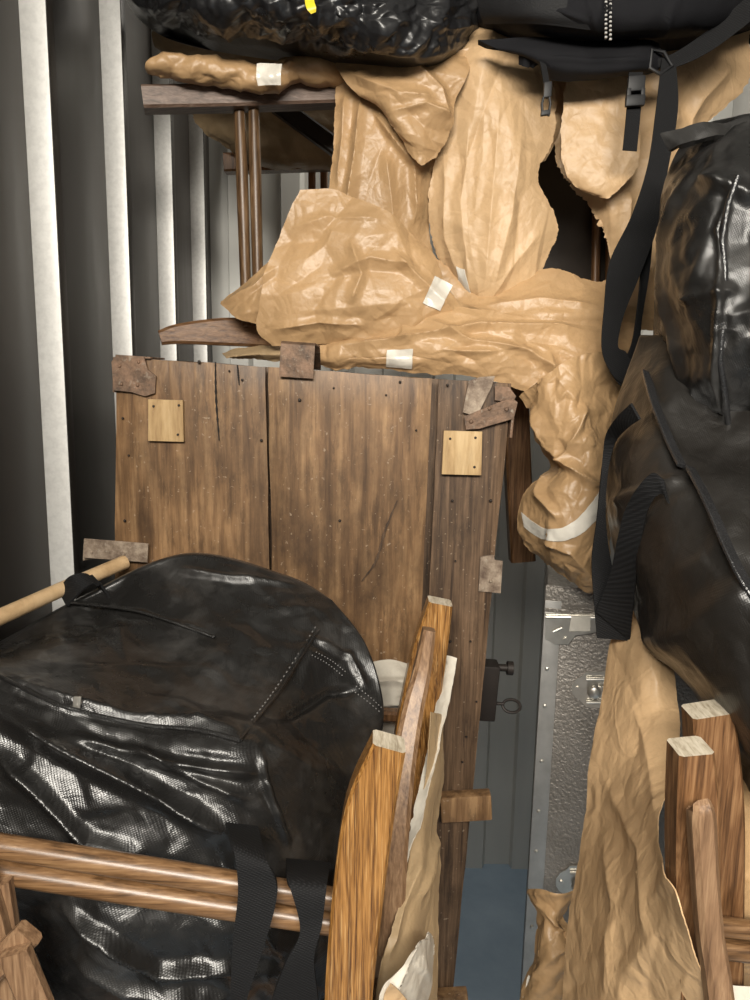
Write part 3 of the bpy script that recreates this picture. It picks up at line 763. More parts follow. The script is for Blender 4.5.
# end bundle hanging over the suitcase
sheet('wrapping_paper', [
    [(520, 396, 1.26), (545, 375, 1.20), (580, 355, 1.20), (640, 350, 1.27)],
    [(534, 430, 1.25), (556, 415, 1.19), (585, 405, 1.17), (632, 400, 1.25)],
    [(548, 465, 1.26), (562, 455, 1.19), (590, 450, 1.16), (620, 450, 1.24)],
    [(530, 488, 1.27), (558, 490, 1.18), (588, 495, 1.15), (612, 498, 1.22)],
    [(520, 522, 1.27), (548, 525, 1.17), (582, 530, 1.15), (608, 535, 1.20)],
    [(526, 548, 1.26), (550, 556, 1.18), (580, 565, 1.16), (606, 575, 1.20)],
    [(548, 565, 1.25), (565, 576, 1.21), (585, 586, 1.19), (604, 598, 1.21)]], M['kraft'], wc, 160, 200,
    kfn(15, .015, 91, ((.5, 0, 1), 1.6)), [([(535, 405), (565, 460), (600, 490)], 9, .016, 'ridge'), ([(550, 470), (545, 500), (560, 520)], 8, .012, 'ridge'), ([(590, 400), (575, 440), (560, 470)], 9, .012, 'ridge'), ([(535, 540), (570, 550), (600, 590)], 8, .010, 'ridge')], jag=1.0, seed=31)
patch('tape', LAST['W'], [[(521, 512), (533, 522), (548, 529), (566, 526), (580, 516), (594, 500), (604, 484)], [(524, 527), (536, 536), (550, 541), (568, 540), (584, 532), (598, 518), (607, 506)]], M['tape'], wc, 60, 14)
patch('tape', CORNER, [[(435, 276), (453, 285)], [(423, 303), (440, 311)]], M['tape'], wc, 22, 22)
patch('tape', LONG, [[(387, 350), (413, 349)], [(386, 367), (412, 369)]], M['tape'], wc, 22, 18)
patch('tape', MIDDLE, [[(456, 266), (464, 270)], [(460, 290), (471, 296)]], M['tape'], wc, 12, 18)

# second wrapped chair above, legs pointing left
w2 = thing('wrapped_chair', 'second chair under the black bin bag, its legs bound in brown paper and taped', 'chair', tuple(P(330, 88, 1.55)), 'chairs wrapped in brown paper')
def wrapleg(pts, rad, mat_, seed, amp):
    pts = cr(np.array([P(*p) for p in pts]), 170); rad = cr(np.array(rad), 170)
    V, Fc = tube_geo(pts, 1.0, 72)
    V = np.array(V).reshape(170, 72, 3)
    V = pts[:, None] + (V - pts[:, None]) * rad[:, None, None]
    d = V - pts[:, None]; dn = d / np.linalg.norm(d, axis=2)[..., None]
    V[..., 2] = pts[:, None, 2] + d[..., 2] * .8
    h = amp * crumple(V.reshape(-1, 3), 18, seed, 3, ((1, 0, 0), 2.5))
    h = .3 * h + facets(PX(V.reshape(-1, 3)), 26, .013, seed, ((1, 0, 0), 1.5)) + facets(PX(V.reshape(-1, 3)), 11, .0045, seed + 1)
    V = V.reshape(-1, 3) + dn.reshape(-1, 3) * h[:, None]
    return V, Fc
V, Fc = wrapleg([(157, 66, 1.32), (166, 69, 1.32), (210, 72, 1.33), (258, 74, 1.34), (285, 71, 1.35), (315, 70, 1.37), (348, 70, 1.40)], [.022, .030, .034, .027, .028, .030, .026], M['kraft'], 101, .02)
mesh('wrapped_leg', V, Fc, M['kraft'], w2)
sheet('tape', [[(257, 64, 1.268), (270, 63, 1.268), (282, 65, 1.268)], [(256, 76, 1.262), (268, 75, 1.262), (281, 75, 1.262)], [(258, 86, 1.268), (268, 85, 1.268), (281, 85, 1.268)]], M['tape'], w2, 20, 20, kfn(30, .003, 103))
V, Fc = wrapleg([(154, 40, 1.60), (180, 40, 1.6), (240, 42, 1.6), (300, 46, 1.62)], [.02, .042, .045, .045], M['kraftdull'], 105, .016)
mesh('wrapped_leg', V, Fc, M['kraftdull'], w2)
# things behind the stretchers: paper bundle, dark leg, dark seat edge of another chair
w3 = thing('wrapped_chair', 'third chair deep behind the upright stretchers, dark leg amid torn paper', 'chair', tuple(P(300, 175, 1.9)), 'chairs wrapped in brown paper')
sheet('wrapping_paper', [[(190, 108, 1.75), (240, 104, 1.7), (290, 104, 1.7), (372, 104, 1.72)], [(200, 128, 1.72), (245, 132, 1.68), (292, 130, 1.68), (372, 128, 1.7)], [(228, 150, 1.74), (262, 156, 1.70), (298, 160, 1.69), (372, 160, 1.72)], [(250, 162, 1.8), (272, 166, 1.75), (300, 170, 1.74), (372, 168, 1.76)]], M['kraftdull'], w3, 80, 60, kfn(14, .014, 111), jag=3, seed=40)
beam('leg', [P(276, 104, 1.60), P(350, 158, 1.60)], .034, .03, (0, 0, 1), M['leather'], w3, .004)
beam('seat_rail', [P(225, 164, 1.8), P(350, 160, 1.8)], .04, .04, (0, 0, 1), M['oakdark'], w3, .004)
for x in (312, 324): tube('back_post', [P(x, 160, 1.86), P(x, 330, 1.86)], .009, M['oakdark'], w3, 10)

# ------------------------------------------------------------------ top bags
bb = thing('bin_bag', 'shiny black plastic bin bag with a yellow tie on top of the wrapped chairs', 'bag', tuple(P(300, 50, 1.4)))
pillow('liner', [
    [(100, -120, 1.5), (200, -150, 1.4), (310, -160, 1.38), (420, -140, 1.4), (500, -110, 1.5)],
    [(105, -70, 1.42), (190, -80, 1.27), (310, -85, 1.22), (430, -80, 1.27), (505, -60, 1.45)],
    [(124, -12, 1.36), (200, -20, 1.22), (310, -22, 1.17), (420, -18, 1.22), (486, -10, 1.36)],
    [(146, 14, 1.36), (205, 10, 1.23), (310, 14, 1.185), (415, 20, 1.22), (480, 14, 1.34)],
    [(170, 28, 1.42), (230, 36, 1.31), (320, 44, 1.26), (425, 58, 1.25), (478, 36, 1.36)]], M['bin'], bb, .35, 220, 220,
    lambda w, q: .010 * crumple(w, 7, 121, 2) + facets(q, 40, .017, 122, ((.4, 0, 1), 1.6)) + facets(q, 15, .0115, 123, ((.4, 0, 1), 1.5)) + facets(q, 7, .0042, 125) + wrinkles(w, 10, .006, .12, 124) + wrinkles(w, 24, .003, .16, 126))
sheet('tie', [[(304, -14, 1.140), (313, -14, 1.140)], [(305, 2, 1.136), (314, 0, 1.136)], [(307, 9, 1.134), (316, 7, 1.134)], [(311, 14, 1.136), (316, 12, 1.136)]], M['yellow'], bb, 12, 16, None, thick=.003, label='yellow tie strip')
bp = thing('backpack', 'black nylon backpack at the top with hip belt, buckles and a long hanging strap', 'backpack', tuple(P(610, 45, 1.4)))
def fabr(w, q): return .006 * crumple(w, 12, 131, 2)
pillow('body', [
    [(470, -200, 1.42), (540, -230, 1.3), (620, -240, 1.28), (720, -230, 1.3), (800, -180, 1.42)],
    [(462, -90, 1.38), (535, -100, 1.22), (620, -100, 1.18), (720, -100, 1.22), (800, -80, 1.4)],
    [(462, -10, 1.36), (535, -15, 1.20), (620, -15, 1.16), (720, -15, 1.2), (800, 0, 1.38)],
    [(470, 22, 1.36), (540, 26, 1.215), (620, 28, 1.18), (710, 24, 1.22), (790, 18, 1.4)],
    [(490, 38, 1.42), (545, 42, 1.30), (620, 42, 1.26), (700, 36, 1.32), (760, 28, 1.42)]], M['nylon'], bp, .3, 90, 90, fabr, [([(565, -60), (590, 0), (600, 40)], 5, .006, 'ridge'), ([(700, -60), (675, 0), (662, 40)], 5, .006, 'ridge'), ([(480, 18), (560, 10), (590, 22)], 5, .005, 'ridge')])
sheet('mesh_panel', [[(476, -4, 1.24), (530, -18, 1.185), (574, -18, 1.165)], [(480, 14, 1.255), (530, 12, 1.19), (582, 14, 1.17)], [(484, 24, 1.27), (535, 24, 1.20), (590, 30, 1.18)]], m_plain('black_mesh', (.011, .011, .012), .7, 0, .3, .8, 500), bp, 30, 20, None, thick=.003)
m = MB()
for x0, x1 in ((606, 605.5), (610.5, 610)):
    m.add(*tube_geo([P(x0, -20, 1.150), P((x0 + x1) / 2, 10, 1.146), P(x1, 40, 1.16)], .0016, 6), 0)
    for i in range(12):
        y = -12 + i * 4.4 + (x0 > 608) * 2; m.add(*tube_geo([P(x0, y, 1.147), P(x0 - .2, y + 1.8, 1.147)], .0019, 6), 1)
m.obj('cord', [M['web'], M['cordp']], bp, label='pale flecked cord')
# hip belt
sheet('hip_belt', [
    [(478, 40, 1.26), (530, 38, 1.245), (590, 42, 1.24), (640, 40, 1.24), (658, 44, 1.245)],
    [(500, 50, 1.25), (535, 52, 1.225), (590, 56, 1.22), (640, 55, 1.22), (662, 58, 1.24)],
    [(535, 60, 1.25), (548, 66, 1.225), (590, 70, 1.22), (635, 68, 1.22), (658, 68, 1.24)],
    [(543, 74, 1.26), (556, 80, 1.245), (595, 79, 1.24), (632, 74, 1.24), (648, 73, 1.25)]], M['nylon'], bp, 60, 30, fabr, [([(540, 58), (590, 62), (650, 60)], 4, .005, 'ridge')], thick=.012)
def ribbon(name, L, Rr, mat_, parent, n=50, th=.0022, fn=None, label=None, nu=8):
    return sheet(name, [[a, b] for a, b in zip(L, Rr)], mat_, parent, nu, n, fn, (), th, 0, 0, label)
ribbon('strap', [(640, 44, 1.235), (660, 58, 1.232), (700, 36, 1.235), (760, -14, 1.22)], [(655, 66, 1.235), (672, 68, 1.232), (712, 50, 1.235), (770, 6, 1.22)], M['web'], bp)
ribbon('strap', [(662, 58, 1.228), (656, 110, 1.215), (648, 165, 1.20), (632, 215, 1.18), (610, 262, 1.165), (604, 310, 1.155), (602, 350, 1.15), (612, 374, 1.15), (622, 383, 1.152)],
       [(676, 60, 1.228), (678, 110, 1.215), (668, 170, 1.20), (658, 225, 1.18), (640, 275, 1.165), (624, 315, 1.155), (618, 345, 1.15), (626, 352, 1.15), (634, 366, 1.152)], M['web'], bp, 80, label='long hanging strap')
ribbon('strap', [(610, 372, 1.152), (624, 386, 1.158), (638, 360, 1.17), (642, 320, 1.185), (650, 270, 1.20), (655, 215, 1.215), (662, 150, 1.23)],
       [(618, 350, 1.152), (626, 356, 1.158), (633, 340, 1.17), (640, 290, 1.185), (642, 260, 1.20), (652, 205, 1.215), (668, 140, 1.23)], M['web'], bp, 70)
m = MB(); m.add(*tube_geo([P(652, 50, 1.225), P(664, 52, 1.225), P(672, 66, 1.225), P(660, 74, 1.225), P(650, 68, 1.225)], .003, 8, True)); m.obj('strap_ring', M['blackplastic'], bp)
# left buckle hanging
ribbon('buckle_strap', [(538, 52, 1.222), (543, 78, 1.222), (545, 98, 1.222)], [(543, 52, 1.222), (549, 78, 1.222), (550, 98, 1.222)], M['web'], bp, 20, .003)
m = MB()
m.add(*box_geo(P(547.5, 90, 1.218), (.006, 0, .001), (0, .004, 0), (0, 0, .011), .002))
for dx in (-4.2, 4.2): V, Fc, caps = beam_geo([P(546.5 + dx * .6, 96, 1.218), P(546 + dx, 104, 1.218), P(545.5 + dx * .7, 116, 1.218)], .0035, .005, (1, 0, 0), .001); m.add(V, Fc + caps)
m.add(*box_geo(P(545.5, 113, 1.218), (.007, 0, .001), (0, .004, 0), (0, 0, .0035), .001)); m.obj('buckle', M['blackplastic'], bp)
# right buckle with tail
ribbon('buckle_strap', [(629, 72, 1.222), (628, 95, 1.216), (626, 120, 1.214), (623, 150, 1.214)], [(643, 72, 1.222), (642, 95, 1.216), (640, 120, 1.214), (637, 151, 1.214)], M['web'], bp, 24, .003)
m = MB()
m.add(*box_geo(P(636, 84, 1.21), (.013, 0, .001), (0, .005, 0), (0, 0, .011), .003)); m.add(*box_geo(P(635, 101, 1.208), (.0145, 0, .001), (0, .005, 0), (0, 0, .008), .003))
for dx in (-7, 7): m.add(*box_geo(P(635.5 + dx, 93, 1.208), (.003, 0, 0), (0, .004, 0), (0, 0, .006), .001))
m.obj('buckle', M['blackplastic'], bp)

# ------------------------------------------------------------------ laundry bags on the right
ub = thing('laundry_bag', 'glossy black zip bag with a shiny zip seam, resting on the larger black bag', 'bag', tuple(P(740, 440, .95)), 'black laundry bags stacked by the paper-wrapped chair')
pillow('body', [
    [(690, 128, 1.05), (718, 120, .99), (770, 112, .95), (860, 110, .95), (960, 130, 1.05)],
    [(667, 175, 1.03), (700, 165, .93), (765, 160, .87), (860, 160, .87), (975, 190, 1.04)],
    [(658, 240, 1.03), (690, 245, .905), (740, 250, .85), (850, 250, .82), (980, 270, 1.0)],
    [(654, 310, 1.03), (688, 315, .905), (735, 320, .84), (850, 330, .81), (980, 340, 1.0)],
    [(655, 372, 1.02), (690, 385, .91), (735, 392, .85), (850, 400, .82), (980, 400, 1.0)],
    [(676, 415, 1.0), (710, 432, .94), (748, 446, .90), (850, 455, .88), (960, 450, 1.0)]], M['poly'], ub, .2, 120, 140,
    lambda w, q: .008 * crumple(w, 8, 141, 2, ((.2, 0, 1), 1.4)) + facets(q, 55, .012, 142, ((.3, 0, 1), 1.6)) + facets(q, 22, .0042, 143, ((.3, 0, 1), 1.4)) + wrinkles(w, 9, .005, .12, 144) + wrinkles(w, 24, .0025, .2, 145),
    [([(738, 180), (722, 235), (724, 300), (718, 380), (728, 440)], 6, .009, 'ridge'), ([(690, 170), (672, 250), (676, 340), (690, 400)], 9, .012, 'ridge'), ([(690, 300), (740, 290)], 10, .008, 'ridge'), ([(700, 180), (760, 200)], 14, .014, 'ridge')])
tube('zip', [P(x, y, Y) for x, y, Y in [(738, 176, .848), (728, 205, .848), (722, 240, .852), (725, 270, .848), (724, 310, .84), (720, 360, .842), (726, 400, .848), (729, 436, .885)]], .0035, M['zip'], ub, 8)
ribbon('top_trim', [(660, 134, .965), (690, 126, .95), (740, 118, .935), (790, 114, .93)], [(668, 150, .955), (694, 141, .94), (740, 131, .925), (790, 127, .92)], M['poly'], ub, 40, .008, lambda w, q: creases(w, 20, .3, 147, 8))
lb = thing('laundry_bag', 'large dull black zip bag with webbing loop handles hanging over the suitcase', 'bag', tuple(P(740, 850, .85)), 'black laundry bags stacked by the paper-wrapped chair')
LROWS = [
    [(640, 335, 1.02), (680, 335, .97), (740, 330, .94), (850, 330, .92), (960, 330, 1.02)],
    [(612, 420, 1.02), (655, 415, .90), (705, 440, .86), (820, 440, .84), (980, 440, 1.0)],
    [(606, 500, 1.00), (640, 500, .85), (702, 500, .765), (800, 520, .76), (980, 520, .98)],
    [(622, 580, .96), (665, 585, .79), (742, 578, .69), (830, 620, .68), (980, 600, .95)],
    [(650, 642, .90), (690, 660, .76), (752, 680, .655), (840, 720, .64), (980, 700, .9)],
    [(700, 705, .85), (735, 745, .73), (765, 790, .66), (850, 830, .64), (980, 800, .9)],
    [(742, 845, .8), (765, 860, .75), (800, 880, .72), (880, 890, .72), (970, 880, .85)]]
pillow('body', LROWS, M['polysoft'], lb, .22, 130, 150,
    lambda w, q: .008 * crumple(w, 6, 151, 2) + facets(q, 75, .010, 152, ((.5, 0, -1), 1.5)) + facets(q, 30, .0030, 153) + wrinkles(w, 7, .004, .1, 154),
    [([(646, 372), (662, 420), (682, 466)], 4, .006, 'ridge'), ([(690, 468), (715, 520), (742, 576), (760, 600)], 4, .006, 'ridge'), ([(612, 505), (650, 490), (690, 480)], 10, .008, 'ridge'), ([(640, 640), (700, 630), (745, 600)], 20, .012, 'soft')])
def onbag(pts, rows, lift):
    """lay a polyline on the front surface of a bag"""
    C = np.asarray(rows, float); G = cr(np.stack([cr(C[i], 60) for i in range(len(C))]), 90).reshape(-1, 3)
    out = []
    for x, y in pts:
        k = np.argmin((G[:, 0] - x) ** 2 + (G[:, 1] - y) ** 2); out.append(P(x, y, G[k, 2] - lift))
    return np.array(out)
m = MB()
for pl in ([(646, 372), (653, 398), (662, 422), (672, 446), (682, 466)], [(690, 468), (703, 492), (716, 520), (729, 550), (742, 576), (756, 598)]):
    p3 = cr(onbag(pl, LROWS, .016), 30); V, Fc, caps = beam_geo(p3, .012, .004, (1, 0, -.4), .001); m.add(V, Fc + caps)
m.obj('zip', M['zip'], lb)
# handle straps
ribbon('handle', [(630, 404, .88), (616, 418, .915), (606, 434, .955), (603, 452, .97), (601, 480, .965), (597, 520, .955), (592, 560, .95), (594, 600, .945), (597, 638, .945)],
       [(639, 420, .875), (628, 428, .905), (617, 440, .95), (611, 456, .965), (607, 484, .965), (606, 520, .955), (611, 560, .95), (621, 600, .942), (630, 641, .94)], M['web'], lb, 90, .003)
ribbon('handle', [(596, 612, .938), (602, 596, .925), (611, 570, .895), (617, 540, .86), (625, 510, .83), (638, 487, .80), (652, 474, .785), (664, 480, .78)],
       [(630, 641, .938), (633, 606, .905), (637, 570, .865), (641, 542, .835), (645, 518, .815), (653, 500, .795), (662, 494, .785), (668, 504, .78)], M['web'], lb, 90, .003)

# ------------------------------------------------------------------ grey suitcase standing behind
SY = 1.30
sc_ = thing('suitcase', 'tall grey pebbled travel case with aluminium edging and nickel latches, standing upright', 'suitcase', tuple(P(620, 1000, SY) * [1, 1, 0] + [0, .1, 0]))
A0 = P(546, 590, SY); A1 = P(521, 1000, SY)
upv = (A0 - A1); upv[1] = 0; upv /= np.linalg.norm(upv); rtv = np.array([upv[2] * math.cos(R(12.5)), -math.sin(R(12.5)), -upv[0]]); rtv -= upv * (rtv @ upv); rtv /= np.linalg.norm(rtv); nrm = np.cross(rtv, upv); nrm *= -np.sign(nrm[1])
SW, SD = .42, .20; SHt = A0[2] / upv[2]
base = A0 - upv * SHt
def S3(u, h, w=0.0): return base + rtv * u + upv * h + nrm * w
m = MB(); m.add(*box_geo(S3(SW / 2, SHt / 2 + .012, -SD / 2), rtv * SW / 2, upv * (SHt / 2 - .004), nrm * SD / 2, .012)); m.obj('body', M['pebbled'], sc_)
m = MB()
m.add(*box_geo(S3(.014, SHt / 2 + .012, .0015), rtv * .0145, upv * (SHt / 2 - .03), nrm * .003, .001))
m.add(*box_geo(S3(SW - .014, SHt / 2 + .012, .0015), rtv * .0145, upv * (SHt / 2 - .03), nrm * .003, .001))
m.obj('edge_trim', M['alu'], sc_)
m = MB(); m.add(*box_geo(S3(SW / 2, SHt - .035, .001), rtv * SW / 2, upv * .004, nrm * .004, .001)); m.add(*box_geo(S3(SW / 2, SHt - .012, .0), rtv * (SW / 2 + .001), upv * .022, nrm * .003, .002)); m.obj('top_band', M['pebbled'], sc_)
def s_uv(x, y):
    d = P(x, y, SY) - CAM; q = CAM + d * (((base - CAM) @ nrm) / (d @ nrm)) - base; return q @ rtv, q @ upv
def splate(mb, pts, w0, th):
    q = [s_uv(*p) for p in pts]; n = len(q)
    V = [S3(u, h, w0 + th) for u, h in q] + [S3(u, h, w0) for u, h in q]
    mb.add(V, [list(range(n)), [n + i for i in range(n)][::-1]] + [[i, (i + 1) % n, n + (i + 1) % n, n + i] for i in range(n)])
m = MB(); splate(m, [(545, 612), (600, 613), (600, 630), (590, 632), (575, 634), (568, 643), (556, 643), (545, 637)], .005, .003)
V, Fc = tube_geo([S3(*s_uv(546, 615), .009), S3(*s_uv(600, 616), .009)], .0035, 10); m.add(V, Fc)
for p in ((557, 632), (565, 638)): V, Fc = tube_geo([S3(*s_uv(*p), .007), S3(*s_uv(*p), .012)], .004, 10); m.add(V, Fc)
V, Fc = tube_geo([S3(*s_uv(553, 630), .010), S3(*s_uv(562, 626), .010)], .003, 8); m.add(V, Fc)
cf = m.obj('corner_cap', M['chrome'], sc_)
m = MB(); splate(m, [(571, 614), (590, 614), (590, 629), (569, 629)], .0125, .001); m.obj('tape', M['tape'], sc_)
def latch(cx, cy):
    m = MB()
    splate(m, [(cx - 18, cy - 3), (cx - 14, cy - 9), (cx - 8, cy - 12), (cx - 4, cy - 16), (cx + 18, cy - 16), (cx + 18, cy + 20), (cx - 4, cy + 19), (cx - 9, cy + 13), (cx - 15, cy + 9), (cx - 18, cy + 4)], .003, .003)
    o = m.obj('latch', M['chrome'], sc_)
    m = MB()
    for dy in (-10, 13): m.add(*tube_geo([S3(*s_uv(cx - 4, cy + dy), .010), S3(*s_uv(cx + 18, cy + dy), .010)], .0032, 10))
    m.add(*tube_geo([S3(*s_uv(cx + 4, cy + 2), .008), S3(*s_uv(cx + 4, cy + 2), .014), S3(*s_uv(cx + 4, cy + 2), .020), S3(*s_uv(cx + 4, cy + 2), .023)], [.011, .013, .010, .003], 16))
    m.add(*box_geo(S3(*s_uv(cx + 14, cy + 2), .012), rtv * .012, upv * .010, nrm * .004, .003))
    m.add(*tube_geo([S3(*s_uv(cx - 13, cy), .006), S3(*s_uv(cx - 13, cy), .009)], .004, 10))
    m.obj('catch', M['chrome'], o)
latch(590, 687); latch(574, 880)
for y in (668, 705, 760, 810, 850, 925, 980):
    x = 551 - (y - 600) * .0585; V, Fc = tube_geo([S3(*s_uv(x, y), .004), S3(*s_uv(x, y), .0065), S3(*s_uv(x, y), .0075)], [.004, .0035, .0015], 10)
    mesh('rivet', V, Fc, M['chrome'], sc_, True, 50)

# ------------------------------------------------------------------ foreground chair, legs up
fc = thing('oak_chair', 'golden oak chair standing upside down, cradling the shiny black holdall between its legs', 'chair', (-.15, .8, 0), 'oak chairs standing legs up')
SEAT_Z = .80
def leg_to(ps): return [P(*p) for p in ps]
beam('leg', leg_to([(389, 741, .62), (371, 800, .62), (360.5, 870, .62), (353, 940, .62), (348, 1010, .62), (345, 1150, .62)]), np.array([36, 53, 56, 55, 53, 53]) * .62 / 750, .030, (1, 0, 0), [M['oak'], M['endgrain']], fc, .003, 30)
beam('leg', leg_to([(440, 601, .98), (430, 645, .98), (421, 695, .975), (413, 745, .97), (408, 800, .96), (404, 900, .96)]), np.array([25, 35, 40, 42, 42, 40]) * .98 / 750, .032, (1, 0, 0), [M['oak'], M['endgrain']], fc, .003, 26)
# rounded slat in front of the rear leg
beam('arm_slat', leg_to([(429, 629, .86), (421, 675, .85), (412, 715, .83), (403, 770, .80), (395, 850, .77), (390, 950, .75)]), np.array([13, 19, 22, 24, 25, 25]) * .84 / 750, .03, (1, 0, 0), [M['oakdull'], M['oakdull']], fc, .005, 26)
for k, (a, b) in enumerate((((-132, 825, .632), (340, 900, .632)), ((-132, 850, .628), (340, 925, .628)))):
    tube('stretcher', cr([P(*a), (P(*a) + P(*b)) / 2, P(*b)], 20), .0105 + .001 * np.sin(np.linspace(0, math.pi, 20)), M['dowel'], fc, 18)
beam('leg', leg_to([(-130, 760, .63), (-130, 850, .63), (-125, 1000, .63), (-120, 1150, .63)]), .045, .03, (1, 0, 0), [M['oak'], M['endgrain']], fc, .003, 14)
m = MB(); m.add(*box_geo((-.17, .80, SEAT_Z - .025), (.21, 0, 0), (0, .2, 0), (0, 0, .022), .01)); m.obj('seat', M['oakdull'], fc)
for x in (-.36, .03): beam('back_post', [(x, .985, SEAT_Z), (x, .99, 0)], .04, .03, (1, 0, 0), M['oakdull'], fc)
for x in (-.35, .02): beam('back_post', [(x, .625, SEAT_Z - .02), (x, .625, 0)], .04, .03, (1, 0, 0), M['oakdull'], fc)
# splats low on the left
beam('slat', [P(-22, 870, .60), P(-4, 925, .60), P(10, 1010, .60)], .020, .016, (1, 0, 0), M['oakdull'], fc, .003, 10)
beam('slat', [P(4, 880, .612), P(12, 930, .612), P(24, 1010, .612)], .012, .014, (1, 0, 0), M['oakdull'], fc, .003, 10)
beam('slat', [P(30, 932, .585), P(-40, 1000, .585)], .024, .014, (.7, 0, 1), M['oakdull'], fc, .003)
beam('slat', [P(14, 950, .572), P(52, 1040, .572)], .027, .014, (1, 0, .3), M['oakdull'], fc, .003)
# its wrapping on the right flank
sheet('wrapping_paper', [
    [(436, 712, .90), (442, 714, .92), (448, 716, .95)],
    [(428, 780, .86), (436, 785, .875), (444, 790, .91)],
    [(412, 850, .80), (426, 850, .81), (441, 838, .86)],
    [(396, 905, .75), (418, 905, .765), (440, 890, .83)],
    [(382, 955, .71), (410, 960, .73), (438, 945, .80)],
    [(374, 1020, .69), (404, 1020, .71), (434, 1015, .78)],
    [(370, 1120, .69), (400, 1120, .71), (430, 1120, .78)]], M['kraftdull'], fc, 60, 110, kfn(9, .010, 161, ((.1, .3, 1), 2.5)), [([(425, 850), (400, 910), (385, 960)], 9, .008, 'ridge'), ([(444, 835), (436, 850), (420, 900)], 6, .006, 'ridge')], jag=.8, seed=44)
sheet('paper_lining', [
    [(441, 655, 1.0), (449, 656, .99), (457, 658, .985)],
    [(438, 690, .97), (445, 692, .96), (451, 694, .955)],
    [(433, 722, .94), (439, 724, .93), (444, 724, .925)],
    [(424, 765, .885), (428, 768, .88), (433, 768, .875)],
    [(408, 830, .81), (412, 832, .805), (416, 834, .80)],
    [(394, 885, .76), (397, 888, .755), (400, 890, .75)]], M['white'], fc, 24, 90, kfn(16, .006, 171), jag=.5, seed=46, label='white paper lining')

wp = thing('packing_paper', 'crumpled white packing paper between the black holdall and the old chest', 'paper', tuple(P(395, 735, 1.08)), 'pieces of white packing paper')
sheet('paper_sheet', [
    [(368, 664, 1.10), (390, 660, 1.09), (412, 664, 1.09), (430, 662, 1.10)],
    [(370, 682, 1.08), (392, 680, 1.06), (412, 682, 1.065), (430, 680, 1.08)],
    [(372, 704, 1.07), (392, 706, 1.05), (412, 706, 1.06), (428, 704, 1.075)],
    [(372, 722, 1.09), (392, 726, 1.07), (410, 728, 1.07), (424, 728, 1.09)],
    [(372, 760, 1.1), (392, 760, 1.09), (410, 760, 1.09), (420, 760, 1.1)]], M['white'], wp, 60, 60, kfn(16, .012, 181, ((1, 0, 0), 2.5)), [([(372, 682), (420, 682)], 6, .01, 'ridge'), ([(374, 705), (420, 703)], 6, .008, 'ridge')])
beam('rod', [P(372, 714, 1.03), P(412, 716, 1.02)], .016, .02, (0, 0, 1), M['oakdark'], fc)
fp = thing('packing_paper', 'cream folded packing paper poking up beside the golden oak leg', 'paper', tuple(P(405, 1010, .66)), 'pieces of white packing paper')
sheet('paper_sheet', [
    [(430, 933, .70), (433, 935, .72), (435, 940, .74)],
    [(408, 952, .655), (424, 955, .67), (434, 965, .72)],
    [(390, 975, .625), (414, 985, .65), (433, 1000, .70)],
    [(378, 1000, .615), (402, 1015, .64), (430, 1040, .69)],
    [(372, 1060, .62), (400, 1070, .64), (428, 1090, .69)]], M['white'], fp, 50, 60, kfn(12, .008, 191), [([(430, 935), (400, 965), (384, 1000)], 7, .006, 'ridge')], seed=49)
sheet('fold', [[(391, 984, .612), (400, 992, .618), (412, 1006, .63)], [(384, 1000, .612), (392, 1008, .618), (402, 1020, .63)], [(376, 1040, .62), (388, 1044, .63), (396, 1050, .64)]], M['kraftpale'], fp, 20, 20, kfn(16, .004, 193), seed=50)

# ------------------------------------------------------------------ black holdall at front left
hb = thing('holdall', 'big shiny black woven holdall with stitched flap, sitting in the upturned golden oak chair', 'bag', (-.15, .88, SEAT_Z))
HROWS = [
    [(-5, 650, .945), (76, 602, 1.08), (185, 555, 1.14), (285, 576, 1.14), (332, 600, 1.11)],
    [(-30, 662, .88), (72, 626, 1.02), (180, 600, 1.06), (285, 622, 1.05), (366, 645, 1.05)],
    [(-55, 676, .80), (62, 660, .885), (168, 672, .92), (268, 684, .93), (383, 700, 1.0)],
    [(-60, 694, .755), (62, 710, .775), (150, 728, .79), (252, 745, .79), (381, 745, .965)],
    [(-75, 770, .715), (60, 785, .725), (160, 800, .735), (278, 805, .765), (378, 800, .94)],
    [(-70, 860, .70), (60, 875, .705), (170, 890, .715), (292, 890, .75), (374, 880, .92)],
    [(22, 930, .72), (80, 940, .70), (180, 950, .705), (298, 950, .745), (372, 950, .90)],
    [(52, 1010, .74), (100, 1020, .72), (190, 1030, .72), (300, 1030, .76), (370, 1030, .88)],
    [(70, 1100, .80), (110, 1110, .78), (200, 1120, .77), (300, 1115, .79), (362, 1090, .86)]]
HROWS = [[(x, y, .62 + (Y - .62) * .8) for x, y, Y in r] for r in HROWS]
hfold = [
    ([(-20, 668), (30, 690), (70, 705), (140, 722), (200, 726), (242, 737)], 10, .014, 'ridge'),
    ([(242, 737), (280, 690), (318, 628)], 7, .008, 'step-'),
    ([(66, 600), (140, 610), (215, 635)], 4, .005, 'ridge'),
    ([(-10, 710), (60, 748), (130, 782), (236, 836)], 16, .022, 'ridge'),
    ([(-10, 750), (40, 790), (90, 838), (150, 850)], 14, .016, 'ridge'),
    ([(60, 735), (150, 760), (262, 775)], 10, .014, 'ridge'),
    ([(120, 745), (190, 775), (250, 800)], 9, .010, 'ridge'),
    ([(255, 750), (272, 800), (292, 850)], 6, .008, 'ridge'),
    ([(60, 905), (110, 930), (160, 965), (240, 968)], 12, .018, 'ridge'),
    ([(70, 950), (130, 985), (230, 1000)], 12, .014, 'ridge'),
    ([(310, 640), (350, 655), (370, 690)], 7, .008, 'ridge'),
    ([(280, 720), (330, 690), (360, 690)], 8, -.010, 'ridge'),
    ([(240, 640), (185, 690)], 18, .008, 'soft'), ([(170, 566), (230, 580), (300, 588)], 6, .008, 'ridge')]
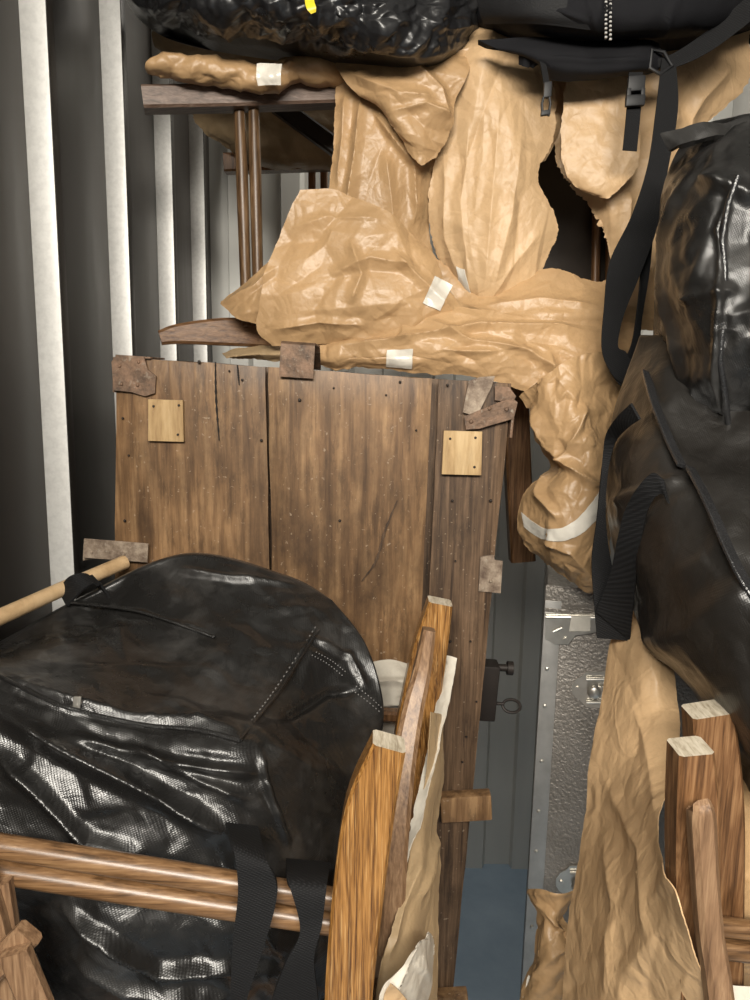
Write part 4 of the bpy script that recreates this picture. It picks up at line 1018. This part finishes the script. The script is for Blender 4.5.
pillow('body', HROWS, M['poly'], hb, .16, 200, 240,
    lambda w, q: .008 * crumple(w, 8, 201, 2, ((1, .2, -.5), 1.8)) + facets(q, 58, .0105, 202, ((1, 0, -.5), 1.6)) + facets(q, 22, .0042, 203, ((1, 0, -.5), 1.6)) + wrinkles(w, 8, .004, .12, 204, ((1, .2, -.5), 1.8)) + wrinkles(w, 20, .0022, .2, 205), hfold)
def hz(pl, n=40, lift=.012): return cr(onbag(pl, HROWS, lift), n)
m = MB()
for pl in ([(0, 676), (35, 694), (70, 708), (140, 724), (200, 730), (240, 740)], [(240, 740), (262, 712), (280, 690), (300, 658), (318, 630)], [(70, 602), (140, 612), (215, 637)]):
    V, Fc = tube_geo(hz(pl), .0022, 8); m.add(V, Fc)
m.obj('piping', M['poly'], hb)
def stitch(pl, n):
    m = MB(); p = hz(pl, n * 2, .0125)
    for i in range(n): V, Fc = tube_geo([p[2 * i], p[2 * i] * .45 + p[2 * i + 1] * .55], .0008, 5); m.add(V, Fc)
    m.obj('stitching', M['thread'], hb)
stitch([(246, 728), (280, 682), (316, 626)], 26); stitch([(312, 655), (328, 664), (343, 676)], 12); stitch([(316, 652), (332, 661), (346, 672)], 12); stitch([(352, 690), (366, 700), (380, 712)], 10); stitch([(356, 686), (370, 697), (382, 708)], 10)
m = MB(); m.add(*tube_geo([P(78, 697, .745), P(79, 704, .742)], .0035, 8)); m.add(*box_geo(P(77, 703, .740), (.004, 0, 0), (0, .001, 0), (.001, 0, .007), .0005)); m.obj('zip_pull', M['chrome'], hb)
ribbon('handle', [(226, 822, .70), (233, 845, .610), (238, 890, .60), (233, 940, .60), (230, 1005, .61), (228, 1080, .65)], [(258, 826, .70), (266, 858, .608), (277, 893, .60), (263, 950, .60), (246, 1005, .61), (240, 1080, .65)], M['web'], hb, 60, .004)
ribbon('handle', [(286, 858, .71), (288, 880, .608), (300, 930, .60), (285, 965, .60), (270, 1010, .62), (262, 1080, .66)], [(330, 862, .71), (327, 884, .608), (322, 925, .60), (314, 960, .60), (318, 1010, .62), (312, 1080, .66)], M['web'], hb, 60, .004)
sheet('handle_patch', [[(224, 820, .712), (256, 828, .712)], [(226, 850, .705), (240, 858, .705)]], M['web'], hb, 10, 10, None, thick=.003)

V, Fc = tube_geo([P(-70, 648, .82), P(0, 617, .90), P(60, 590, 1.0), P(125, 562, 1.09)], .0105, 16)
tag(mesh('wooden_pole', V, Fc, M['pole'], None, True, 50), 'pale round wooden pole leaning behind the black holdall by the ribbed metal wall', 'pole')
ribbon('handle_loop', [(58, 590, 1.02), (70, 576, .985), (88, 574, 1.0), (100, 592, 1.03)], [(66, 606, .97), (84, 588, .965), (98, 584, .985), (112, 604, 1.0)], M['web'], hb, 30, .003)

# ------------------------------------------------------------------ right chair, legs up, with its paper
rc = thing('oak_chair', 'brown oak chair upside down with a tall brown paper sheet, below the dull black bag', 'chair', (.33, .7, 0), 'oak chairs standing legs up')
beam('leg', leg_to([(690, 746, .58), (692, 800, .58), (692, 860, .585), (694, 940, .59), (698, 1020, .59), (700, 1150, .59)]), np.array([37, 46, 48, 48, 48, 48]) * .58 / 750, .032, (1, 0, 0), [M['oakdark'], M['endgrain']], rc, .003, 24)
beam('leg', leg_to([(707, 709, .70), (712, 760, .70), (716, 820, .70), (716, 900, .70), (716, 1040, .70)]), np.array([44, 50, 50, 50, 50]) * .68 / 750, .034, (1, 0, 0), [M['oakdark'], M['endgrain']], rc, .003, 20)
beam('arm_slat', leg_to([(699, 806, .552), (701, 815, .55), (704, 870, .55), (709, 930, .548), (716, 975, .545), (722, 1030, .54), (726, 1120, .54)]), np.array([17, 26, 26, 27, 28, 29, 30]) * .55 / 750, .020, (1, 0, 0), [M['oakdull'], M['oakdull']], rc, .004, 30)
for a, b in (((716, 926, .66), (830, 940, .66)), ((716, 948, .655), (830, 962, .655))):
    tube('stretcher', [P(*a), P(*b)], .0098, M['dowel'], rc, 14)
beam('leg', leg_to([(868, 750, .62), (868, 860, .62), (860, 1150, .62)]), .04, .03, (1, 0, 0), [M['oakdark'], M['endgrain']], rc, .003, 10)
m = MB(); m.add(*box_geo((.34, .66, SEAT_Z - .025), (.16, 0, 0), (0, .12, 0), (0, 0, .022), .01)); m.obj('seat', M['oakdark'], rc)
for x in (.22, .47): beam('back_post', [(x, .6, SEAT_Z - .02), (x, .6, 0)], .04, .03, (1, 0, 0), M['oakdark'], rc)
for x in (.22, .47): beam('back_post', [(x, .74, SEAT_Z - .02), (x, .74, 0)], .04, .03, (1, 0, 0), M['oakdark'], rc)
sheet('wrapping_paper', [
    [(634, 600, 1.00), (638, 606, .985), (642, 614, .98), (646, 622, .985)],
    [(612, 645, .98), (634, 645, .93), (652, 650, .91), (668, 658, .915)],
    [(602, 705, .95), (630, 705, .88), (656, 705, .85), (679, 705, .85)],
    [(593, 765, .91), (626, 765, .83), (654, 765, .79), (677, 768, .77)],
    [(583, 825, .87), (614, 825, .79), (638, 830, .72), (658, 838, .66)],
    [(573, 885, .84), (606, 885, .74), (640, 885, .66), (678, 890, .560)],
    [(566, 945, .81), (604, 945, .71), (650, 945, .62), (698, 948, .553)],
    [(563, 1010, .79), (604, 1010, .69), (655, 1010, .61), (716, 1010, .548)],
    [(560, 1120, .77), (604, 1120, .68), (655, 1120, .60), (724, 1120, .545)]], M['kraftpale'], rc, 130, 190, kfn(9, .008, 211, ((.35, .2, 1), 2.2)),
    [([(604, 780), (640, 850), (650, 940)], 14, .007, 'ridge'), ([(630, 700), (650, 760), (660, 830)], 12, .004, 'ridge'), ([(600, 830), (612, 900), (610, 1000)], 12, .006, 'ridge'), ([(640, 640), (660, 690)], 10, .003, 'ridge')], jag=.6, seed=52)
sheet('wrapping_paper', [
    [(716, 745, .80), (730, 752, .79), (752, 770, .79), (800, 780, .8)],
    [(714, 790, .75), (732, 795, .74), (752, 800, .74), (800, 810, .75)],
    [(714, 850, .73), (732, 850, .715), (755, 850, .715), (800, 860, .72)],
    [(716, 905, .72), (732, 908, .70), (755, 912, .70), (800, 915, .71)],
    [(716, 985, .75), (732, 990, .74), (755, 990, .74), (800, 990, .75)]], M['kraft'], rc, 60, 90, kfn(12, .010, 221, ((1, 0, -.6), 2)), jag=.6, seed=54)
sheet('paper_lining', [[(722, 984, .64), (740, 986, .64), (790, 990, .64)], [(722, 1010, .63), (740, 1012, .63), (790, 1020, .63)], [(722, 1060, .64), (740, 1060, .64), (790, 1060, .64)]], M['white'], rc, 24, 30, kfn(14, .004, 223), label='white paper lining')

bw = thing('brown_paper', 'small crumpled brown paper against the suitcase beside the tall paper sheet', 'paper', tuple(P(550, 1010, .98)))
sheet('paper_sheet', [
    [(539, 892, 1.02), (548, 890, .98), (558, 892, .965), (567, 888, .98)],
    [(538, 910, 1.0), (548, 915, .96), (560, 918, .95), (571, 932, .96)],
    [(534, 940, .99), (546, 945, .95), (558, 945, .94), (570, 950, .95)],
    [(530, 970, .98), (544, 975, .94), (557, 978, .935), (568, 985, .945)],
    [(526, 1010, .97), (544, 1015, .93), (556, 1018, .93), (567, 1020, .94)],
    [(522, 1080, .97), (544, 1080, .93), (556, 1080, .93), (566, 1080, .94)]], M['kraft'], bw, 70, 90, kfn(18, .016, 231, ((.4, 0, 1), 1.8)), [([(540, 900), (556, 925), (570, 935)], 6, .010, 'ridge'), ([(535, 985), (555, 950), (568, 940)], 6, .008, 'ridge')], seed=56)
sheet('tape', [[(528, 975, .962), (534, 980, .95)], [(522, 998, .96), (532, 1010, .948)]], M['tape'], bw, 8, 10, kfn(30, .004, 233))

# ------------------------------------------------------------------ light
def area(name, loc, target, size, energy, color):
    l = bpy.data.lights.new(name, 'AREA'); l.shape = 'RECTANGLE'; l.size, l.size_y = size; l.energy = energy; l.color = color
    o = bpy.data.objects.new(name, l); link(o); o.location = loc
    o.rotation_euler = (Vector(target) - Vector(loc)).to_track_quat('-Z', 'Y').to_euler(); return o
area('back_fill', (.35, 2.15, 2.75), (.35, 2.15, 0), (.9, .3), 8, (1.0, .94, .84))  # added fill over the rear to brighten the back wall and floor gap
area('corridor_light', (-.1, -1.1, 2.5), (.05, 1.2, 1.35), (1.5, .35), 96, (1.0, .94, .84))
w = bpy.data.worlds.new('corridor'); S.world = w; w.use_nodes = True
w.node_tree.nodes['Background'].inputs[0].default_value = (.9, .92, 1.0, 1); w.node_tree.nodes['Background'].inputs[1].default_value = .22

# ------------------------------------------------------------------ camera object and view
cam = bpy.data.cameras.new('camera'); cam.sensor_fit = 'VERTICAL'; cam.sensor_height = 36; cam.lens = F_PX / 1000 * 36; cam.clip_start = .02
co = bpy.data.objects.new('camera', cam); link(co)
mt = Matrix((( Rv[0], Uv[0], -Fv[0], CAM[0]), (Rv[1], Uv[1], -Fv[1], CAM[1]), (Rv[2], Uv[2], -Fv[2], CAM[2]), (0, 0, 0, 1)))
co.matrix_world = mt
S.camera = co
S.view_settings.view_transform = 'Standard'; S.view_settings.look = 'None'; S.view_settings.exposure = 0; S.view_settings.gamma = 1
S.view_settings.use_curve_mapping = False
